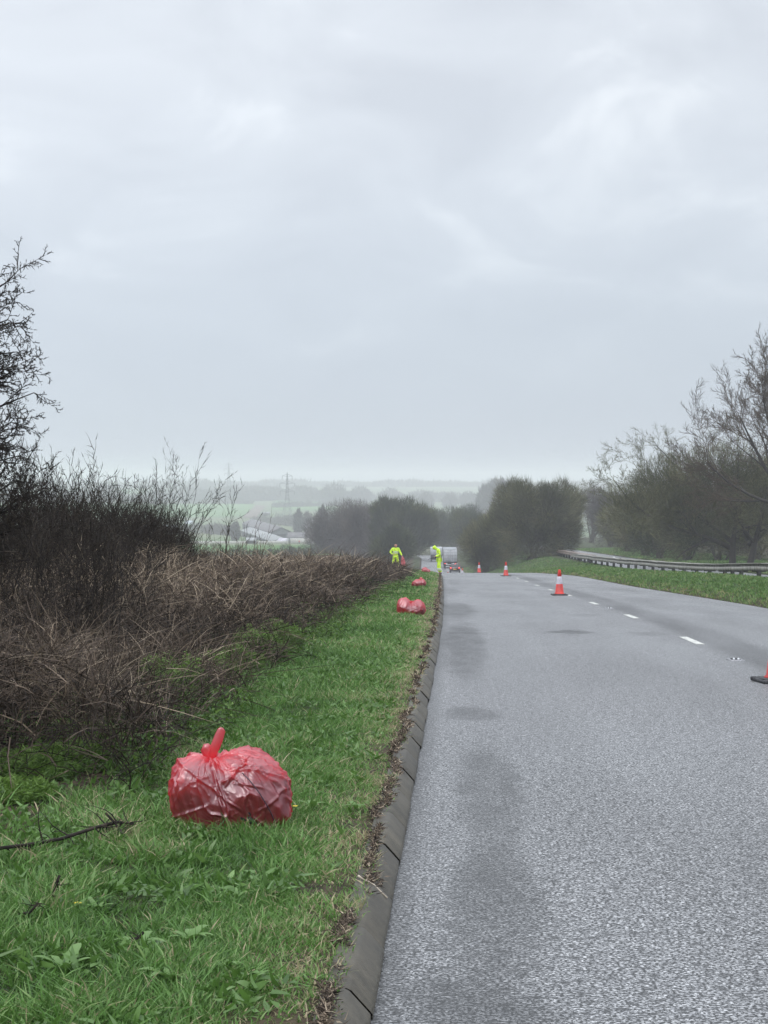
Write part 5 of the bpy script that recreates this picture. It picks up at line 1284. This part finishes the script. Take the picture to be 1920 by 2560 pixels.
def barn(label, p0, p1, width, hw, hr, roof, wall, bays=6, name='barn'):
    """p0 near end, p1 far end of the wall nearest the camera; the width runs to the right of p0->p1"""
    p0, p1 = Vector(p0), Vector(p1); L = (p1 - p0).xy.length; a = math.atan2(p1.y - p0.y, p1.x - p0.x)
    t = thing(name, label, 'farm building', (p0.x, p0.y, min(p0.z, p1.z) - .2), a); rise = 0
    mb = MB(); mb.prism([(0, 0), (0, hw), (-width / 2, hr), (-width, hw), (-width, 0)], 'x', 0, L); mb.build('wall', wall, t)
    mb = MB(); e = .6
    mb.prism([(e, hw - e * (hr - hw) / (width / 2) + .12), (-width / 2, hr + .12), (-width - e, hw - e * (hr - hw) / (width / 2) + .12), (-width - e, hw - e * (hr - hw) / (width / 2) + .32), (-width / 2, hr + .34), (e, hw - e * (hr - hw) / (width / 2) + .32)], 'x', -.8, L + .8)
    mb.build('roof', roof, t)
    for k in range(bays):
        x0 = L * (k + .12) / bays; x1 = L * (k + .88) / bays; mb = MB(); mb.box((x0, .01 if width > 0 else -.12, .3), (x1, .12 if width > 0 else -.01, hw * .75)); mb.build('bay_shade_panel', 'dark_and_shade', t)  # near-black panels on the wall: shade of open bays put into colour
    mb = MB(); mb.box((-.12, -width * .7, .2), (-.01, -width * .3, hw * .9)); mb.build('door', 'dark_and_shade', t)
    return t
A0, A1 = hit(679, 1357), None
def at(px, py, d): x, y, z = P(px, py, d); return (x, y, gz(x, y))
d0 = float(A0[1])
print('farm depth', d0)
def up_to(px, py, d): 
    q = P(px, py, d); return Vector(q)
pa = Vector(at(680, 0, d0)); pb = Vector(at(604, 0, d0 * 1.22))
barn('long open sided farm barn with a pale grey roof', pa, pb, 9.5, 3.4, 5.0, 'roof_pale', 'barn_wall', 9)
pa2 = Vector(at(676, 0, d0 * 1.12)); pb2 = Vector(at(606, 0, d0 * 1.36))
barn('long dark roofed farm barn just behind the pale roofed one', pa2, pb2, 11, 6.2, 8.8, 'roof_dark', 'barn_wall', 7)
pc = Vector(at(722, 0, d0 * 1.02)); pd = Vector(at(796, 0, d0 * 1.02))
barn('low grey roofed farm building right of the barns', pc, pd, -10, 1.8, 4.2, 'roof_dark', 'barn_wall', 5)
def farm_wall(label, pts, h, th=.5):
    p0 = Vector(pts[0]); t = MB(); V = []; n = len(pts)
    for p in pts:
        p = Vector(p) - p0
        for (dy, z) in ((-th / 2, -.5), (-th / 2, h), (0, h + .08), (th / 2, h), (th / 2, -.5)): V.append((p.x, p.y + dy, p.z + z))
    F = [(0, 1, 2, 3, 4), tuple((n - 1) * 5 + k for k in range(5))] + [(j * 5 + k, j * 5 + (k + 1) % 5, j * 5 + 5 + (k + 1) % 5, j * 5 + 5 + k) for j in range(n - 1) for k in range(5)]
    t.add(V, F); o = t.build('farm_wall', 'pale_wall', loc=tuple(p0)); tag(o, label, 'wall')
farm_wall('tall pale wall in front of the low farm building', [at(px, 0, d0 * .97) for px in (725, 745, 765, 785, 806)], 2.4)
farm_wall('long low pale wall in front of the barns', [at(px, 0, d0 * .98) for px in (470, 520, 560, 610, 660, 722)], 1.0)
mat('far_stone', (.42, .42, .40), .8, scale=.4)
def shelter(label, px, d, w, h, roof='roof_pale'):
    x, y, z = at(px, 0, d); t = thing('field_shelter', label, 'shelter', (x, y, z - .2)); mb = MB(); mb.box((-w / 2, 0, 0), (w / 2, 5, h)); mb.build('wall', 'dark_and_shade', t)  # solid near-black box: the shade under the roof put into its colour
    mb = MB(); mb.add([(-w / 2 - .4, -.6, h + .25), (w / 2 + .4, -.6, h + .25), (w / 2 + .4, 5.4, h + 1.3), (-w / 2 - .4, 5.4, h + 1.3), (-w / 2 - .4, -.6, h + .02), (w / 2 + .4, -.6, h + .02), (w / 2 + .4, 5.4, h + .9), (-w / 2 - .4, 5.4, h + .9)], [(0, 1, 2, 3), (4, 7, 6, 5), (0, 4, 5, 1), (1, 5, 6, 2), (2, 6, 7, 3), (3, 7, 4, 0)]); mb.build('roof', roof, t)
def dep(px, py): return float(hit(px, py)[1])
shelter('white roofed field shelter on the slope above the barns', 665, dep(665, 1289), 7, 2.4)
shelter('small pale roofed shelter below the pylon', 717, dep(717, 1306), 6, 2.2)
shelter('small white roofed shed in front of the barns', 627, d0 * .97, 4, 1.5)
def van(label, px, d):
    x, y, z = at(px, 0, d); t = thing('van', label, 'van', (x, y, z), math.radians(70))
    mb = MB(); mb.prism([(-2.6, .35), (-2.6, 2.1), (-2.4, 2.3), (1.2, 2.3), (1.9, 1.5), (2.6, 1.2), (2.7, .35)], 'x', -.95, .95); mb.build('body', 'cone_white', t)
    for s in (-1, 1):
        for yy in (-1.7, 1.7): wheel(t, s * .85, yy, .34, .2)
    mb = MB(); mb.add([(-.8, 1.26, 2.26), (.8, 1.26, 2.26), (.8, 1.90, 1.56), (-.8, 1.90, 1.56)], [(0, 1, 2, 3)]); mb.V[-1] = mb.V[-1] + np.array([0, .03, .03]); mb.build('windscreen', 'dark_glass', t)
van('bluish white van parked at the gable of the pale barn', 706, d0 * .985)
mat('tunnel_film', (.62, .68, .74), .5, scale=.6, c2=(.5, .55, .62))
def tunnel(label, px, d, w, r):
    x, y, z = at(px, 0, d); t = thing('polytunnel', label, 'polytunnel', (x, y, z - .1)); pr = [(r * math.cos(a), r * math.sin(a)) for a in np.linspace(0, math.pi, 12)]
    mb = MB(); mb.prism(pr, 'x', -w / 2, w / 2); mb.build('cover', 'tunnel_film', t)
    mb = MB(); mb.box((-w / 2 - .1, -r * .4, .1), (-w / 2 - .01, r * .4, r * .7)); mb.build('door', 'dark_and_shade', t)
tunnel('long bluish white polytunnel glimpsed through the slim shrub', 400, dep(400, 1318), 24, 1.8)
tunnel('short white domed polytunnel left of the farm', 472, dep(472, 1310), 6, 2.8)
small = dict(front)
person('tiny person in red beside the pale farm wall', at(748, 0, d0 * .955), .3, small, top='red_cloth')
# pylons
mat('pylon_steel', (.16, .17, .18), .6, metal=.3, scale=.3, c2=(.12, .13, .14)); mat('insulator', (.10, .09, .09), .5)
def pylon(label, px, d, H, top_py, kk=.16):
    x = (px - 960) / FPX * d; z0 = EYE + (HORY - top_py) / FPX * d - H
    t = thing('pylon', label, 'pylon', (x, d, z0), math.radians(20), 'electricity pylons in the valley')
    w = lambda h: 3.6 * (1 - h / (H * .62)) + .9 if h < H * .62 else .9 * (1 - (h - H * .62) / (H * .38)) + .12
    hs = [0, H * .12, H * .23, H * .33, H * .42, H * .50, H * .57, H * .63, H * .70, H * .77, H * .84, H * .91, H]
    mb = MB()
    for a, b in zip(hs[:-1], hs[1:]):
        for sx, sy in ((-1, -1), (1, -1), (1, 1), (-1, 1)):
            mb.tube([(sx * w(a), sy * w(a), a), (sx * w(b), sy * w(b), b)], kk, 4)
        c = [(-1, -1), (1, -1), (1, 1), (-1, 1)]
        for i in range(4):
            p, q = c[i], c[(i + 1) % 4]
            mb.tube([(p[0] * w(a), p[1] * w(a), a), (q[0] * w(b), q[1] * w(b), b)], kk * .6, 3); mb.tube([(q[0] * w(a), q[1] * w(a), a), (p[0] * w(b), p[1] * w(b), b)], kk * .6, 3)
    mb.build('tower', 'pylon_steel', t)
    for h, L in ((H * .66, 6.0), (H * .80, 6.2), (H * .93, 4.2)):
        mb = MB()
        for s in (-1, 1):
            for sy in (-1, 1):
                mb.tube([(s * w(h), sy * w(h), h), (s * L, 0, h + .4)], kk * .8, 4); mb.tube([(s * w(h), sy * w(h), h + 1.8), (s * L, 0, h + .4)], kk * .7, 4)
        arm = mb.build('crossarm', 'pylon_steel', t)
        for s in (-1, 1):
            mb = MB(); mb.lathe([(.10, -3.0), (.25, -2.9), (.12, -2.5), (.25, -2.2), (.12, -1.8), (.25, -1.4), (.12, -1.0), (.25, -.6), (.1, -.1)], 8, (s * L, 0, h + .4)); mb.build('insulator', 'insulator', arm)
pylon('nearer lattice pylon with three pairs of arms above the farm', 718, 1500, 46, 1181)
pylon('faint distant lattice pylon near the left skyline trees', 572, 2500, 46, 1156, .22)

# far trees and hedges
GF = 'single trees on the far skyline'
def far_tree(label, px, base_py, w, h, seed, m='grey_twigs', n=2600, d=None):
    d = d or dep(px, base_py); s = FPX / d; W = w / s; gpy = HORY - (gz((px - 960) / s, d) - EYE) * s; Hh = (gpy - (base_py - h)) / s; n = int(n * max(1, Hh * s / h))
    x = (px - 960) / FPX * d; lobes = [((0, 0, Hh * .55), (W * .42, W * .3, Hh * .46)), ((-W * .22, 0, Hh * .45), (W * .26, W * .25, Hh * .32)), ((W * .22, 0, Hh * .42), (W * .27, W * .25, Hh * .32)), ((0, 0, Hh * .2), (W * .4, W * .25, Hh * .2))]
    c = twig_crown(lobes, n, Hh * .12, Hh * .035, seed, .5)
    tree_thing('distant_tree', label, 'tree', x, d, [c], m, limbs(lobes[:1], Hh * .03, seed, 4), group=GF)
for k, q in enumerate(((836, 1262, 78, 52, 'domed skyline tree above the hazy brown tree'), (902, 1262, 60, 46, 'second skyline tree right of the domed one'), (975, 1262, 55, 42, 'third skyline tree, above the dark brushy tree'), (508, 1232, 60, 34, 'tree clump under the faint distant pylon'), (482, 1226, 26, 32, 'small skyline tree left of the pylon clump'),
     (1245, 1268, 66, 66, 'big hazy tree rising behind the olive bush'), (1215, 1275, 46, 60, 'hazy tree left of the big hazy one'), (1125, 1276, 44, 42, 'pale skyline tree above the lorry'), (1170, 1276, 50, 46, 'pale skyline tree between the lorry and the olive bush'), (1065, 1270, 44, 38, 'low pale skyline tree right of the dark brushy tree'),
     (692, 1240, 30, 26, 'small round skyline tree left of the nearer pylon'), (785, 1236, 22, 18, 'smallest skyline tree, right of the nearer pylon'), (600, 1236, 60, 18, 'low skyline copse between the pylons'), (445, 1226, 30, 20, 'low skyline tree over the thicket'))):
    far_tree(q[4], q[0], q[1], q[2], q[3], 400 + k, n=3000, d=(1300 if q[0] > 1200 and q[0] < 1300 else 2300 if 780 < q[0] < 1000 and q[1] > 1250 else 2000 if q[0] > 1000 else None))
def hedge(name, label, pts, h, seed, n, m='grey_twigs', wd=3.0, L=1.2, tw=.12, kind='stuff', cat=None):
    lob = []
    H_ = [hit(*p) for p in pts]
    for a, b in zip(H_[:-1], H_[1:]):
        L_ = np.linalg.norm((b - a)[:2]); m_ = max(2, int(L_ / (wd * 1.3)))
        for i in range(m_):
            p = a + (b - a) * i / m_; hh = h * (1 + .5 * math.sin(i * 2.1 + seed) * math.sin(i * .7)); lob.append(((p[0], p[1], gz(p[0], p[1]) + hh * .5), (wd, wd, hh * .6)))
    V, F, T = twig_crown(lob, n, L, tw, seed, .4)
    o = link(name, raw_mesh(name, V, F, T), m, kind=kind, label=label)
hedge('hedgerow', 'dark clipped field hedge beyond the brambles', [(300, 1393), (500, 1393), (700, 1392), (830, 1388), (900, 1386)], 1.8, 431, 16000, 'green_twigs', 1.6, .6, .09)
hedge('hedgerow', 'dark hedge along the top of the green field', [(380, 1262), (470, 1261), (560, 1260), (632, 1262)], 5, 432, 9000, 'grey_twigs', 5, 2, .35)
hedge('hedgerow', 'hedge below the pylon field', [(690, 1270), (760, 1268), (880, 1266)], 5, 433, 9000, 'grey_twigs', 5, 2, .3)
hedge('woodland', 'hazy woodland across the valley', [(-60, 1256), (200, 1256), (400, 1256), (540, 1256), (700, 1250)], 15, 434, 30000, 'grey_twigs', 22, 4, .9)
hedge('woodland', 'hazy woodland behind the farm', [(690, 1250), (800, 1256), (900, 1256), (1060, 1256), (1300, 1256)], 13, 435, 24000, 'grey_twigs', 22, 4, .9)
hedge('woodland', 'palest woodland along the skyline', [(-80, 1222), (250, 1221), (560, 1219), (860, 1218), (1300, 1218), (1700, 1218)], 9, 436, 24000, 'grey_twigs', 34, 6, 1.4)
hedge('scrub', 'brown scrub and bare trees between barns and pylon', [(640, 1310), (690, 1312), (750, 1318), (830, 1326)], 5.5, 437, 14000, 'grey_twigs', 5, 1.5, .22)
hedge('scrub', 'grey scrub around the farm yard to the left', [(360, 1334), (430, 1334), (520, 1334), (590, 1340)], 4.0, 438, 9000, 'grey_twigs', 5, 1.5, .22)
hedge('scrub', 'dim scrub in the dip left of the road', [(800, 1380), (850, 1384), (900, 1392), (950, 1398)], 4.5, 439, 16000, 'grey_twigs', 3.4, 1, .10)
for k, (px, py, h, lb) in enumerate(((746, 1318, 42, 'thin poplar like tree left of the hazy brown tree'), (770, 1318, 38, 'thin bare tree nearest the hazy brown tree'), (805, 1330, 60, 'bare tree half hidden by the hazy brown tree'), (588, 1345, 40, 'dim tree at the left end of the barns'))):
    far_tree(lb, px, py, h * .5, h, 450 + k, n=2200, d=d0 * (1.3 if k < 2 else 1.05))
o = lump('trough', 'dark_and_shade', None, (0, 0, .5), (.75, .6, .55), 77); o.location = at(675, 0, 560); tag(o, 'dark round shape like a sleeping cow in the near green field', 'animal')

# ------------------------------------------------------------------ damp air
def haze():
    m = bpy.data.materials.new('damp_air'); m.use_nodes = True; nt = m.node_tree; n = nt.nodes
    n.remove(n['Principled BSDF']); v = n.new('ShaderNodeVolumePrincipled'); nt.links.new(v.outputs[0], n['Material Output'].inputs['Volume'])
    v.inputs['Color'].default_value = (.86, .875, .905, 1); v.inputs['Density'].default_value = HAZE; v.inputs['Anisotropy'].default_value = 0.0
    MATS['damp_air'] = m; mb = MB(); mb.box((-3300, -60, GMIN - 1), (3500, 6600, 27)); mb.build('haze', 'damp_air', kind='stuff')
HAZE = 0.00044
haze()
